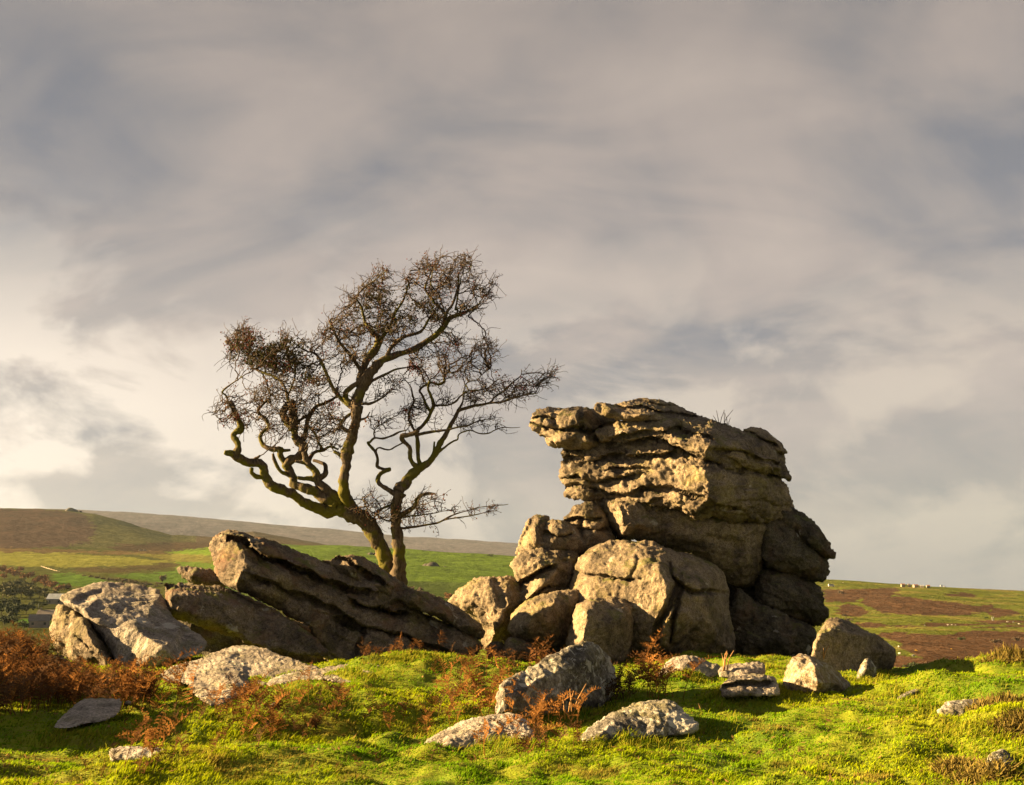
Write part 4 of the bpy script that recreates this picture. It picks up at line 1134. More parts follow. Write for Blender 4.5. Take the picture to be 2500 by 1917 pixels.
LIMBS = [  # frame, [(u, v, radius in the same units)], kind
    ('A', [(2020, 2350, 120), (2000, 2000, 105), (1985, 1790, 95), (1950, 1650, 85), (1885, 1480, 78), (1800, 1330, 80), (1690, 1200, 85), (1560, 1140, 82), (1440, 1090, 72)], 'trunk'),
    ('A', [(2110, 2350, 100), (2085, 2000, 88), (2080, 1790, 75), (2080, 1640, 63), (2070, 1450, 58), (2050, 1300, 55), (2040, 1150, 52), (2050, 1020, 55), (2090, 930, 58)], 'trunk'),
    ('B', [(320, 1360, 62), (420, 1240, 60), (500, 1160, 55), (570, 1100, 48), (660, 1040, 40), (740, 940, 38), (800, 830, 32), (850, 740, 26), (900, 640, 24), (950, 540, 22), (985, 470, 20)], 'limb'),
    ('A', [(1440, 1110, 68), (1350, 1125, 60), (1250, 1090, 55), (1130, 1050, 52), (1050, 1000, 48), (980, 940, 48), (880, 915, 50), (790, 870, 48), (730, 820, 45), (690, 760, 45), (690, 690, 45), (650, 640, 45), (560, 630, 45), (480, 610, 45), (420, 570, 48), (380, 540, 40), (290, 520, 22)], 'limb'),
    ('A', [(1440, 1080, 68), (1330, 1010, 65), (1230, 940, 55), (1120, 900, 50), (1000, 860, 48), (990, 800, 45), (960, 720, 42), (930, 660, 48), (960, 600, 48), (1050, 550, 45), (1100, 480, 50), (1080, 440, 44), (1020, 380, 40), (990, 300, 40), (950, 240, 46), (900, 170, 40), (890, 120, 36), (940, 40, 38)], 'limb'),
    ('A', [(1500, 1050, 62), (1380, 960, 55), (1300, 870, 50), (1240, 810, 45), (1220, 730, 40), (1150, 650, 36), (1120, 580, 32), (1110, 520, 28)], 'limb'),
    ('A', [(1600, 1100, 60), (1530, 980, 58), (1510, 880, 52), (1520, 760, 50), (1540, 640, 50), (1540, 520, 55), (1580, 400, 50), (1610, 280, 48), (1640, 160, 45), (1660, 50, 50)], 'limb'),
    ('6', [(928, 1010, 28), (930, 930, 30), (950, 850, 34), (990, 770, 30), (1040, 700, 26), (1100, 655, 22), (1200, 625, 18), (1300, 580, 18), (1380, 530, 17), (1440, 470, 16), (1480, 420, 14), (1560, 390, 10), (1640, 340, 6)], 'limb'),
    ('B', [(985, 470, 20), (1100, 430, 17), (1200, 405, 16), (1330, 390, 14), (1450, 370, 13), (1560, 345, 12), (1680, 310, 10), (1800, 290, 7), (1870, 280, 4)], 'limb'),
    ('A', [(400, 550, 38), (425, 470, 32), (410, 400, 34), (380, 350, 32), (400, 320, 34), (450, 290, 36), (440, 220, 28), (400, 140, 22), (370, 50, 20), (340, 0, 16)], 'limb'),
    ('E', [(290, 1200, 22), (240, 1080, 20), (180, 1000, 16), (160, 920, 12), (120, 880, 12), (150, 830, 12), (220, 770, 9), (300, 720, 8), (360, 690, 6)], 'branch'),
    ('A', [(690, 780, 32), (620, 770, 28), (570, 730, 22), (565, 680, 18)], 'branch'),
    ('A', [(990, 300, 50), (990, 150, 45), (985, 50, 40), (970, 0, 36)], 'limb'),
    ('E', [(940, 1060, 30), (900, 930, 22), (850, 800, 18), (760, 700, 16), (640, 660, 16), (550, 620, 14), (480, 580, 10)], 'limb'),
    ('E', [(900, 930, 16), (960, 780, 13), (1000, 640, 11), (980, 480, 9), (900, 350, 7)], 'branch'),
    ('E', [(640, 660, 12), (600, 520, 10), (480, 400, 9), (330, 330, 7), (200, 300, 5)], 'branch'),
    ('A', [(1080, 430, 28), (1110, 330, 26), (1140, 200, 24), (1170, 130, 22), (1230, 50, 20), (1330, 10, 16), (1450, -60, 12)], 'limb'),
    ('A', [(1020, 250, 16), (1060, 200, 16), (1150, 150, 16)], 'branch'),
    ('A', [(910, 640, 32), (860, 560, 30), (850, 500, 30), (800, 500, 26), (740, 490, 24), (680, 450, 22), (655, 370, 20), (690, 310, 20), (740, 270, 20), (720, 200, 22), (660, 150, 18), (630, 90, 15), (680, 30, 14), (740, -20, 12)], 'limb'),
    ('A', [(850, 510, 20), (960, 500, 14)], 'branch'),
    ('A', [(1240, 810, 36), (1310, 740, 28), (1310, 650, 22), (1250, 620, 18), (1200, 605, 16)], 'branch'),
    ('A', [(1150, 650, 24), (1080, 620, 20), (1010, 615, 16)], 'branch'),
    ('A', [(1150, 620, 24), (1200, 520, 20), (1300, 500, 16), (1370, 470, 14), (1460, 490, 9)], 'branch'),
    ('A', [(1290, 490, 16), (1250, 420, 13), (1220, 340, 12), (1160, 260, 9)], 'branch'),
    ('A', [(1240, 820, 28), (1160, 790, 26), (1090, 790, 22), (1030, 780, 20)], 'branch'),
    ('A', [(960, 760, 24), (860, 710, 20), (800, 620, 20), (780, 540, 14)], 'branch'),
    ('A', [(570, 620, 18), (600, 590, 16), (645, 555, 9)], 'branch'),
    ('6', [(950, 850, 26), (960, 740, 22), (1000, 650, 22), (1040, 600, 22), (1060, 540, 20), (1020, 500, 14), (980, 450, 10)], 'limb'),
    ('6', [(1060, 560, 14), (1120, 480, 10), (1150, 400, 8), (1200, 320, 6), (1230, 220, 4)], 'branch'),
    ('6', [(1440, 470, 12), (1450, 400, 10), (1490, 330, 8), (1520, 240, 6), (1530, 150, 4), (1600, 90, 3)], 'branch'),
    ('6', [(1450, 400, 9), (1380, 330, 7), (1330, 250, 6), (1370, 130, 4)], 'branch'),
    ('6', [(930, 930, 18), (870, 900, 17), (870, 850, 16), (920, 810, 14), (960, 790, 14)], 'branch'),
    ('6', [(920, 950, 14), (840, 890, 12), (780, 800, 10), (740, 700, 9), (700, 640, 8)], 'branch'),
    ('6', [(960, 740, 14), (900, 640, 10), (830, 560, 8), (790, 480, 7), (770, 440, 5)], 'branch'),
    ('6', [(980, 450, 9), (960, 360, 7), (930, 300, 5), (1010, 220, 4), (1100, 150, 3)], 'branch'),
    ('6', [(1100, 655, 12), (1130, 600, 12), (1200, 530, 10), (1300, 500, 8), (1350, 420, 6)], 'branch'),
    ('6', [(990, 800, 10), (1080, 760, 8), (1150, 720, 6), (1220, 710, 4)], 'branch'),
    ('6', [(960, 920, 9), (1030, 910, 7), (1090, 880, 4)], 'branch'),
    ('A', [(1640, 200, 16), (1730, 170, 9), (1780, 110, 5)], 'branch'),
    ('A', [(1590, 330, 24), (1490, 250, 20), (1510, 190, 18), (1590, 120, 14)], 'branch'),
    ('A', [(1540, 610, 26), (1470, 550, 20), (1410, 510, 18)], 'branch'),
    ('B', [(985, 470, 18), (1040, 380, 10), (1050, 280, 8), (1065, 215, 5)], 'branch'),
    ('B', [(1330, 390, 13), (1420, 310, 11), (1520, 230, 10), (1600, 150, 9), (1680, 80, 6), (1690, 10, 4)], 'branch'),
    ('B', [(1550, 345, 8), (1590, 260, 7), (1640, 190, 6), (1760, 190, 6), (1850, 205, 5)], 'branch'),
    ('B', [(550, 1110, 36), (500, 1060, 28), (465, 1000, 26), (460, 900, 26), (430, 850, 26), (380, 800, 26), (375, 750, 28), (430, 735, 24), (500, 720, 26), (550, 690, 24)], 'limb'),
    ('B', [(590, 1090, 30), (555, 1020, 24), (545, 900, 24), (535, 780, 24), (520, 700, 24)], 'limb'),
    ('B', [(520, 700, 26), (580, 640, 22), (650, 570, 20), (690, 490, 20), (720, 420, 20), (715, 370, 18), (680, 280, 16), (660, 220, 16), (675, 130, 12)], 'limb'),
    ('B', [(690, 490, 16), (640, 400, 16), (590, 300, 14), (560, 240, 13), (620, 180, 14), (700, 150, 14), (780, 170, 16), (840, 140, 16), (845, 80, 12), (890, 40, 8)], 'branch'),
    ('B', [(510, 690, 16), (460, 600, 14), (450, 540, 13), (460, 450, 12), (500, 370, 12), (490, 280, 10), (480, 220, 8), (460, 180, 6), (400, 110, 5)], 'branch'),
    ('B', [(720, 410, 14), (860, 405, 11), (960, 360, 11), (1010, 310, 10), (1110, 250, 9), (1230, 235, 8), (1330, 205, 7), (1420, 140, 5), (1455, 110, 4)], 'branch'),
    ('B', [(1110, 250, 8), (1085, 180, 7), (1120, 140, 7), (1200, 120, 6), (1270, 60, 5), (1340, 10, 4)], 'branch'),
    ('B', [(540, 735, 18), (650, 710, 16), (760, 690, 14), (870, 680, 12), (980, 660, 11), (1080, 640, 10), (1180, 600, 7), (1300, 560, 4)], 'branch'),
    ('B', [(780, 920, 16), (860, 860, 11), (940, 810, 10), (990, 790, 9), (1000, 740, 8), (1050, 700, 8), (1130, 680, 7), (1220, 715, 7), (1330, 715, 7), (1400, 680, 6), (1500, 650, 5), (1680, 650, 3)], 'branch'),
    ('B', [(320, 1410, 34), (220, 1350, 26), (130, 1290, 24), (105, 1240, 24), (130, 1180, 24), (190, 1130, 24), (235, 1108, 19), (160, 1110, 18), (90, 1085, 18), (100, 1000, 16), (80, 930, 16), (40, 880, 16), (0, 830, 16), (20, 820, 14), (70, 770, 12), (160, 770, 11), (260, 740, 11), (330, 700, 10), (420, 680, 8)], 'limb'),
    ('B', [(70, 770, 10), (60, 710, 8), (100, 640, 7), (180, 590, 6), (280, 540, 4)], 'branch'),
    ('B', [(75, 920, 13), (110, 880, 10), (230, 900, 9), (300, 860, 9), (370, 820, 9)], 'branch'),
    ('B', [(310, 1650, 30), (430, 1580, 26), (520, 1500, 25), (560, 1420, 22), (640, 1385, 18), (740, 1385, 10)], 'limb'),
    ('B', [(725, 950, 16), (725, 880, 14), (735, 820, 12)], 'branch'),
    ('B', [(290, 1490, 16), (200, 1530, 12), (120, 1570, 12), (70, 1640, 10)], 'branch'),
    ('D', [(960, 620, 10), (985, 480, 9), (1010, 350, 8), (1025, 240, 6), (1120, 190, 5), (1160, 60, 3)], 'branch'),
    ('D', [(820, 360, 8), (880, 250, 6), (940, 120, 5), (1020, 10, 3), (1130, 25, 2)], 'branch'),
    ('D', [(840, 640, 9), (790, 480, 8), (700, 340, 7), (700, 230, 6), (740, 130, 4), (815, 20, 2)], 'branch'),
    ('D', [(1000, 440, 7), (1130, 410, 6), (1240, 380, 5), (1380, 310, 3)], 'branch'),
    ('D', [(1100, 690, 9), (1220, 560, 6), (1300, 450, 5), (1400, 360, 3)], 'branch'),
    ('D', [(560, 560, 8), (430, 430, 6), (420, 300, 4), (460, 190, 2)], 'branch'),
    ('D', [(-60, 480, 8), (-40, 400, 6), (30, 330, 5), (110, 250, 4), (230, 140, 2)], 'branch'),
    ('D', [(330, 900, 9), (300, 760, 8), (180, 640, 7), (60, 560, 6), (-40, 470, 5)], 'branch'),
    ('2', [(1400, 315, 10), (1540, 300, 7), (1660, 280, 7), (1760, 230, 6), (1850, 200, 4), (2000, 160, 3), (2170, 145, 2)], 'branch'),
    ('2', [(1660, 280, 5), (1750, 250, 5), (1900, 225, 4), (2100, 185, 2)], 'branch'),
    ('2', [(1390, 240, 8), (1480, 230, 5), (1600, 215, 4), (1720, 195, 3), (1820, 180, 2)], 'branch'),
    ('2', [(1390, 260, 8), (1300, 250, 6), (1200, 190, 4), (1150, 110, 3)], 'branch'),
]
# crown regions that the twigs grow into: frame 6 polygon, number of growth points, depth spread
CROWN = [
    ([(130, 640), (150, 560), (230, 470), (330, 470), (420, 510), (560, 510), (650, 540), (690, 640), (740, 760), (700, 830), (500, 800), (330, 780), (250, 720)], 1500, 1.1),
    ([(300, 800), (480, 790), (760, 780), (830, 880), (870, 1000), (830, 1160), (700, 1180), (560, 1120), (400, 1100), (330, 950)], 900, 1.0),
    ([(110, 1020), (80, 980), (120, 890), (210, 860), (330, 900), (400, 1090), (260, 1060)], 280, .6),
    ([(680, 560), (740, 470), (820, 370), (860, 290), (950, 220), (1110, 130), (1120, 180), (1200, 190), (1270, 200), (1300, 300), (1290, 420), (1150, 600), (1000, 640), (850, 720), (740, 720)], 1400, 1.2),
    ([(1250, 190), (1310, 90), (1420, 60), (1530, 60), (1650, 90), (1640, 170), (1730, 220), (1700, 320), (1600, 400), (1480, 440), (1330, 500), (1280, 420)], 900, .9),
    ([(1210, 700), (1230, 660), (1340, 560), (1500, 530), (1690, 520), (1740, 640), (1700, 700), (1500, 760), (1400, 800), (1250, 820)], 700, .8),
    ([(1180, 960), (1240, 880), (1380, 880), (1430, 960), (1340, 1060), (1220, 1060)], 240, .5),
    ([(1560, 800), (1720, 740), (1740, 780), (1900, 740), (2080, 730), (2040, 820), (1900, 890), (1700, 930), (1560, 930)], 420, .5),
    ([(1380, 1080), (1560, 1000), (1720, 980), (1740, 1030), (1600, 1060)], 150, .3),
    ([(1720, 1060), (1880, 1030), (1880, 1060), (1740, 1085)], 25, .2),
    ([(920, 1450), (1200, 1480), (1420, 1490), (1500, 1540), (1800, 1500), (1500, 1600), (1200, 1640), (1000, 1600), (840, 1610)], 420, .7),
    ([(980, 1060), (1000, 1010), (1150, 980), (1160, 1030), (1060, 1080)], 90, .3),
    ([(960, 900), (1000, 800), (1170, 780), (1150, 850), (1050, 900)], 130, .4),
    ([(640, 1180), (700, 1080), (860, 1060), (870, 1130), (760, 1180)], 130, .5),
    ([(1380, 880), (1550, 870), (1650, 820), (1600, 760), (1740, 740), (1700, 830), (1520, 920)], 120, .4),
]
BERRY = [([(140, 610), (160, 560), (240, 520), (300, 490), (400, 520), (400, 600), (200, 620)], 420), ([(380, 700), (440, 650), (540, 660), (540, 720)], 160), ([(610, 800), (660, 770), (690, 800), (640, 830)], 60),
         ([(120, 1030), (160, 980), (280, 980), (280, 1040)], 120), ([(1210, 720), (1240, 660), (1300, 690), (1280, 780)], 120), ([(1380, 600), (1450, 545), (1540, 550), (1500, 620)], 110),
         ([(750, 930), (800, 890), (860, 930), (820, 980)], 60), ([(1180, 980), (1240, 930), (1260, 990)], 50), ([(1750, 800), (1830, 750), (2000, 760), (1950, 850)], 90), ([(1800, 1540), (1300, 1600), (1300, 1520), (1700, 1500)], 50)]


def build_tree():
    base = at(960, 1545, TREE_Y)
    root = empty('hawthorn_tree', tuple(base), 'bare windswept hawthorn tree with twisted mossy limbs and few red berries', 'tree')
    nodes_px, nodes_Y, nodes_r = [], [], []
    chains = []
    for li, (k, pts, kind) in enumerate(LIMBS):
        s = ZOOM[k][2]
        T_ = np.array([(*p[:2], q[2] * s) for p, q in zip(tr(k, [(p[0], p[1]) for p in pts]), pts)])
        Q = spline(T_, 8 if kind != 'branch' else 6)
        n = len(Q)
        L = np.r_[0, np.cumsum(np.hypot(*np.diff(Q[:, :2], axis=0).T))] * MPP
        if nodes_px:
            ap = np.concatenate(nodes_px)
            dd = ((ap - Q[0, :2]) ** 2).sum(1)
            j = int(dd.argmin())
            y0 = np.concatenate(nodes_Y)[j] if dd[j] < 40 ** 2 else TREE_Y
        else:
            y0 = TREE_Y
        if li == 1:
            y0 = TREE_Y - 0.25
        drift = (random.random() - .5) * (0.25 if kind == 'trunk' else 0.9)
        wob = 0.22 * perlin(np.c_[L * .9 + li * 7.7, np.full(n, li * 1.3), np.zeros(n)])
        Yl = y0 + drift * L + (wob - wob[0]) * (kind != 'trunk')
        # gnarl
        g = np.c_[L * 2.6, np.full(n, li * 3.1), np.full(n, .5)]
        Q[:, 0] += 2.5 * perlin(g) * (L > .15)
        Q[:, 1] += 2.5 * perlin(g + 50) * (L > .15)
        P = at(Q[:, 0], Q[:, 1], Yl)
        R = np.maximum(Q[:, 2], .55) * MPP * (0.98 + .13 * perlin(np.c_[L * 3.3, np.full(n, li * 2.3), np.full(n, 4.5)]))
        nodes_px.append(Q[:, :2].copy())
        nodes_Y.append(Yl)
        nodes_r.append(R)
        chains.append((P, R, kind))
    names = {'trunk': 'trunk', 'limb': 'limb', 'branch': 'branch'}
    for P, R, kind in chains:
        me = tube_mesh(kind, [(P - base, R)], 12 if kind != 'branch' else 8, 0.30 if kind != 'branch' else .22)
        link(names[kind], me, M_BARK, root)
    # ---- twigs by space colonisation from the limbs
    rng = np.random.default_rng(5)
    NP = np.concatenate([c[0] for c in chains])
    NR = np.concatenate([c[1] for c in chains])
    ok = NR < 0.19
    NP = NP[ok]
    npx = np.concatenate(nodes_px)[ok]
    nYv = np.concatenate(nodes_Y)[ok]
    att = []
    for poly, cnt, spread in CROWN:
        cnt = int(cnt * .6)
        T_ = np.array(tr('6', poly))
        lo, hi = T_.min(0), T_.max(0)
        got = []
        while len(got) < cnt:
            c = rng.uniform(lo, hi, (cnt * 3, 2))
            c = c[in_poly(c[:, 0], c[:, 1], T_)]
            dn = perlin(np.c_[c / 34.0, np.full(len(c), 2.5)]) + .5 * perlin(np.c_[c / 15.0, np.full(len(c), 7.5)])
            c = c[dn > -.02]
            got.extend(c.tolist())
        c = np.array(got[:cnt])
        j = (((c[:, None] - npx[None]) ** 2).sum(-1)).argmin(1)
        att.append(at(c[:, 0], c[:, 1], nYv[j] + rng.normal(0, spread * .55, cnt)))
    att = np.concatenate(att)
    pos = [p for p in NP]
    par = [-1] * len(pos)
    n0 = len(pos)
    posA = NP.copy()
    bestd = np.full(len(att), 1e9)
    besti = np.zeros(len(att), int)
    new = np.arange(n0)
    step, kill, infl = 0.085, 0.13, 1.6
    alive = np.ones(len(att), bool)
    for it in range(60):
        for cst in range(0, len(new), 400):
            idn = new[cst:cst + 400]
            d = np.sqrt(((att[:, None] - posA[idn][None]) ** 2).sum(-1))
            j = d.argmin(1)
            dm = d[np.arange(len(att)), j]
            k = dm < bestd
            bestd[k] = dm[k]
            besti[k] = idn[j[k]]
        alive &= bestd > kill
        use = alive & (bestd < infl)
        if not use.any():
            break
        acc = {}
        for a in np.nonzero(use)[0]:
            v = att[a] - posA[besti[a]]
            v /= np.linalg.norm(v)
            acc.setdefault(besti[a], []).append(v)
        add, pr = [], []
        for i, vs in acc.items():
            v = np.sum(vs, 0)
            v = v / (np.linalg.norm(v) + 1e-6) + rng.normal(0, .34, 3) + np.array([.20, 0, .06])
            v /= np.linalg.norm(v)
            add.append(posA[i] + v * step * rng.uniform(.7, 1.25))
            pr.append(i)
        new = np.arange(len(posA), len(posA) + len(add))
        posA = np.vstack([posA, add])
        par += pr
    par = np.array(par)
    n = len(posA)
    rad = np.zeros(n)
    kids = [[] for _ in range(n)]
    for i in range(n0, n):
        kids[par[i]].append(i)
    for i in range(n - 1, n0 - 1, -1):
        rad[i] = 0.0105 if not kids[i] else min(0.06, sum(rad[k] ** 2.2 for k in kids[i]) ** (1 / 2.2))
    tw = []
    for i in range(n0, n):
        p = par[i]
        if p < n0 or kids[p][0] != i:        # a chain starts here
            ch = [p, i]
            while kids[ch[-1]]:
                ch.append(kids[ch[-1]][0])
            R = rad[ch].copy()
            R[0] = R[1]
            R[-1] *= .6
            tw.append((posA[ch], R))
    # sprays of thorny twiglets combed by the wind towards the right, with short spurs
    sp = []
    for i in range(n0, n):
        tip = not kids[i]
        for _ in range(2 if tip else rng.choice([0, 0, 0, 0, 1])):
            pd = posA[i] - posA[par[i]]
            pd = pd / (np.linalg.norm(pd) + 1e-6)
            v = pd * .8 + rng.normal(0, .55, 3) + np.array([.42, 0, .22])
            v /= np.linalg.norm(v)
            m = int(rng.integers(3, 6))
            L = rng.uniform(.18, .55) / m
            pts = [posA[i]]
            for k in range(m):
                v = v + rng.normal(0, .38, 3) + np.array([.06, 0, .03])
                v /= np.linalg.norm(v)
                pts.append(pts[-1] + v * L)
            pts = np.array(pts)
            sp.append((pts, np.linspace(.0088, .0052, m + 1)))
            for k in range(1, m + 1):
                if rng.random() < .75:
                    w = v * .5 + rng.normal(0, .8, 3)
                    w /= np.linalg.norm(w)
                    sp.append((np.array([pts[k], pts[k] + w * rng.uniform(.03, .10)]), np.array([.0060, .0046])))
    me = tube_mesh('twig', [(P - base, R) for P, R in tw], 4)
    o = link('crown_twig', me, M_TWIG, root)
    tag(o, kind='stuff')
    me = tube_mesh('spur', [(P - base, R) for P, R in sp], 3)
    o = link('crown_spur', me, M_TWIG, root)
    tag(o, kind='stuff')
    # berries and the last withered leaves hang on twig tips
    tipP = np.concatenate([posA[n0:], np.array([p[-1] for p, _ in sp])])
    tx, ty = proj(tipP)
    octv = np.array([(1, 0, 0), (-1, 0, 0), (0, 1, 0), (0, -1, 0), (0, 0, 1), (0, 0, -1)], float)
    octf = np.array([(0, 2, 4), (2, 1, 4), (1, 3, 4), (3, 0, 4), (2, 0, 5), (1, 2, 5), (3, 1, 5), (0, 3, 5)])
    bp = []
    for poly, cnt in BERRY:
        sel = np.nonzero(in_poly(tx, ty, tr('6', poly)))[0]
        if len(sel):
            bp.append(tipP[rng.choice(sel, cnt)] + rng.normal(0, .045, (cnt, 3)))
    bp.append(tipP[rng.choice(len(tipP), 900)] + rng.normal(0, .03, (900, 3)))
    bp = np.concatenate(bp) - base
    r = rng.uniform(.010, .021, len(bp))
    V = (bp[:, None] + octv[None] * r[:, None, None]).reshape(-1, 3)
    Tt = (octf[None] + 6 * np.arange(len(bp))[:, None, None]).reshape(-1, 3)
    o = link('berry', mesh_from('berry', V, tris=Tt), M_BERRY, root)
    tag(o, kind='stuff')
    lp = []
    for poly, cnt in (([(180, 640), (240, 520), (420, 520), (640, 560), (700, 640), (700, 800), (560, 760), (400, 700), (280, 690)], 2400), ([(860, 420), (1000, 260), (1250, 250), (1420, 330), (1600, 330), (1560, 400), (1300, 480), (1000, 500)], 1300)):
        sel = np.nonzero(in_poly(tx, ty, tr('6', poly)))[0]
        lp.append(tipP[rng.choice(sel, cnt)] + rng.normal(0, .06, (cnt, 3)))
    lp = np.concatenate(lp) - base
    u = rng.normal(0, 1, (len(lp), 3))
    u /= np.linalg.norm(u, axis=1)[:, None]
    w = np.cross(u, rng.normal(0, 1, (len(lp), 3)))
    w /= np.linalg.norm(w, axis=1)[:, None]
    sz = rng.uniform(.022, .045, len(lp))[:, None]
    V = np.stack([lp - u * sz, lp + w * sz * .7, lp + u * sz, lp - w * sz * .7], 1).reshape(-1, 3)
    # russet leaf clumps
    sel = rng.choice(len(tipP), 260)
    cl = (tipP[sel][:, None] + rng.normal(0, .07, (260, 9, 3))).reshape(-1, 3) - base
    u2 = rng.normal(0, 1, cl.shape)
    u2 /= np.linalg.norm(u2, axis=1)[:, None]
    w2 = np.cross(u2, rng.normal(0, 1, cl.shape))
    w2 /= np.linalg.norm(w2, axis=1)[:, None]
    s2 = rng.uniform(.018, .036, len(cl))[:, None]
    V2 = np.stack([cl - u2 * s2, cl + w2 * s2 * .7, cl + u2 * s2, cl - w2 * s2 * .7], 1).reshape(-1, 3)
    tag(link('russet_leaf', mesh_from('russet_leaf', V2, quads=np.arange(len(V2)).reshape(-1, 4), smooth=False), M_LEAFR, root), kind='stuff')
    o = link('withered_leaf', mesh_from('leaf', V, quads=np.arange(len(V)).reshape(-1, 4), smooth=False), M_LEAFD, root)
    tag(o, kind='stuff')


build_tree()


# ------------------------------------------------------------------ grass
def build_grass():
    rng = np.random.default_rng(3)

    def blades(x, y, h, w, lean, tint, name, label):
        n = len(x)
        z = ground_q(x, y) - 0.008
        a = rng.uniform(0, 2 * np.pi, n)
        la = rng.normal(0.3, 0.9, n)                 # lean mostly downwind (right)
        side = np.stack([np.cos(a), np.sin(a), np.zeros(n)], 1)
        ln = np.stack([np.cos(la), np.sin(la), np.zeros(n)], 1) * lean[:, None]
        b = np.stack([x, y, z], 1)
        up = np.array([0, 0, 1.0])
        m = b + up * (h * .55)[:, None] + ln * (h * .35)[:, None]
        t = b + up * (h * (1 - .25 * lean))[:, None] + ln * (h * 1.0)[:, None]
        ws = side * w[:, None]
        V = np.stack([b - ws, b + ws, m - ws * .75, m + ws * .75, t], 1).reshape(-1, 3)
        i = np.arange(n)[:, None] * 5
        Q = np.concatenate([i + 0, i + 1, i + 3, i + 2], 1)
        T_ = np.concatenate([i + 2, i + 3, i + 4], 1)
        me = mesh_from(name, V, quads=Q, tris=T_)
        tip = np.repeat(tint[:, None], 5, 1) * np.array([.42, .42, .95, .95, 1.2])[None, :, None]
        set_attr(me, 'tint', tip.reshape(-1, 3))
        tag(link(name, me, M_GRASS), label, 'grass', kind='stuff')

    N = 310000
    Y = np.exp(rng.uniform(np.log(7.3), np.log(23), N))
    t = rng.uniform(-.63, .63, N)
    x = t * Y
    lush = fbm2(x, Y, .55, 3, 2.0)
    tuft = fbm2(x, Y, 2.2, 3, 6.0)
    dry = fbm2(x, Y, 1.3, 4, 9.0)
    h = (0.027 + 0.012 * lush + 0.045 * np.maximum(tuft - .10, 0)).clip(.014, .12) * rng.uniform(.6, 1.5, N)
    w = (0.0026 + 0.00031 * Y) * rng.uniform(.7, 1.3, N)
    g = np.array([0.125, 0.245, 0.006])
    yl = np.array([0.300, 0.360, 0.008])
    br = np.array([0.22, 0.145, 0.045])
    f1 = ((lush + .35 * rng.normal(0, 1, N) * .6 + .25) / .9).clip(0, 1)[:, None]
    tint = g * (1 - f1) + yl * f1
    f2 = (((dry - .22) / .35).clip(0, 1) * .7 + (rng.random(N) < .05) * .8).clip(0, 1)[:, None]
    tint = tint * (1 - f2) + br * f2
    tint *= rng.uniform(.65, 1.3, N)[:, None]
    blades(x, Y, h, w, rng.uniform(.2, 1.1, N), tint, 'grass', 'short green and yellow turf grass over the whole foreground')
    # longer tufts against the stones and on the mounds
    spots = [(1020, 1800, .5), (1130, 1815, .6), (1250, 1815, .5), (1450, 1815, .6), (1560, 1810, .6), (1700, 1790, .6), (1640, 1640, .5), (1690, 1660, .5), (1880, 1630, .3), (1990, 1690, .5), (1760, 1700, .3), (1900, 1690, .4),
             (2150, 1645, .6), (2100, 1665, .5), (1280, 1730, .4), (1340, 1760, .5), (1480, 1740, .6), (700, 1690, .5), (560, 1740, .6), (640, 1800, .6), (450, 1850, .6), (320, 1850, .4), (260, 1800, .5), (150, 1800, .4), (2350, 1610, .8), (2450, 1605, .8),
             (2290, 1745, .5), (2330, 1790, .4), (2420, 1790, .5), (2200, 1700, .5), (500, 1620, .5), (430, 1650, .6), (470, 1600, .5), (60, 1570, .8), (20, 1565, .6), (1050, 1600, .8), (960, 1610, .6), (880, 1650, .6), (800, 1700, .6), (2470, 1880, .5), (2390, 1890, .5)]
    X, Yv, H = [], [], []
    for px, py, r in spots:
        c = ground_at(px, py)
        k = int(420 * r * 1.6)
        X.append(c[0] + rng.normal(0, r * .45, k))
        Yv.append(c[1] + rng.normal(0, r * .4, k))
        H.append(rng.uniform(.04, .11, k))
    x, Y, h = map(np.concatenate, (X, Yv, H))
    f1 = rng.random(len(x))[:, None]
    tint = (np.array([.15, .21, .01]) * (1 - f1) + np.array([.29, .26, .03]) * f1) * rng.uniform(.7, 1.3, len(x))[:, None]
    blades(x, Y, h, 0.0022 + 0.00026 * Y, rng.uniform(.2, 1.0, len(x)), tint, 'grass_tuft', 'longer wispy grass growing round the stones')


build_grass()


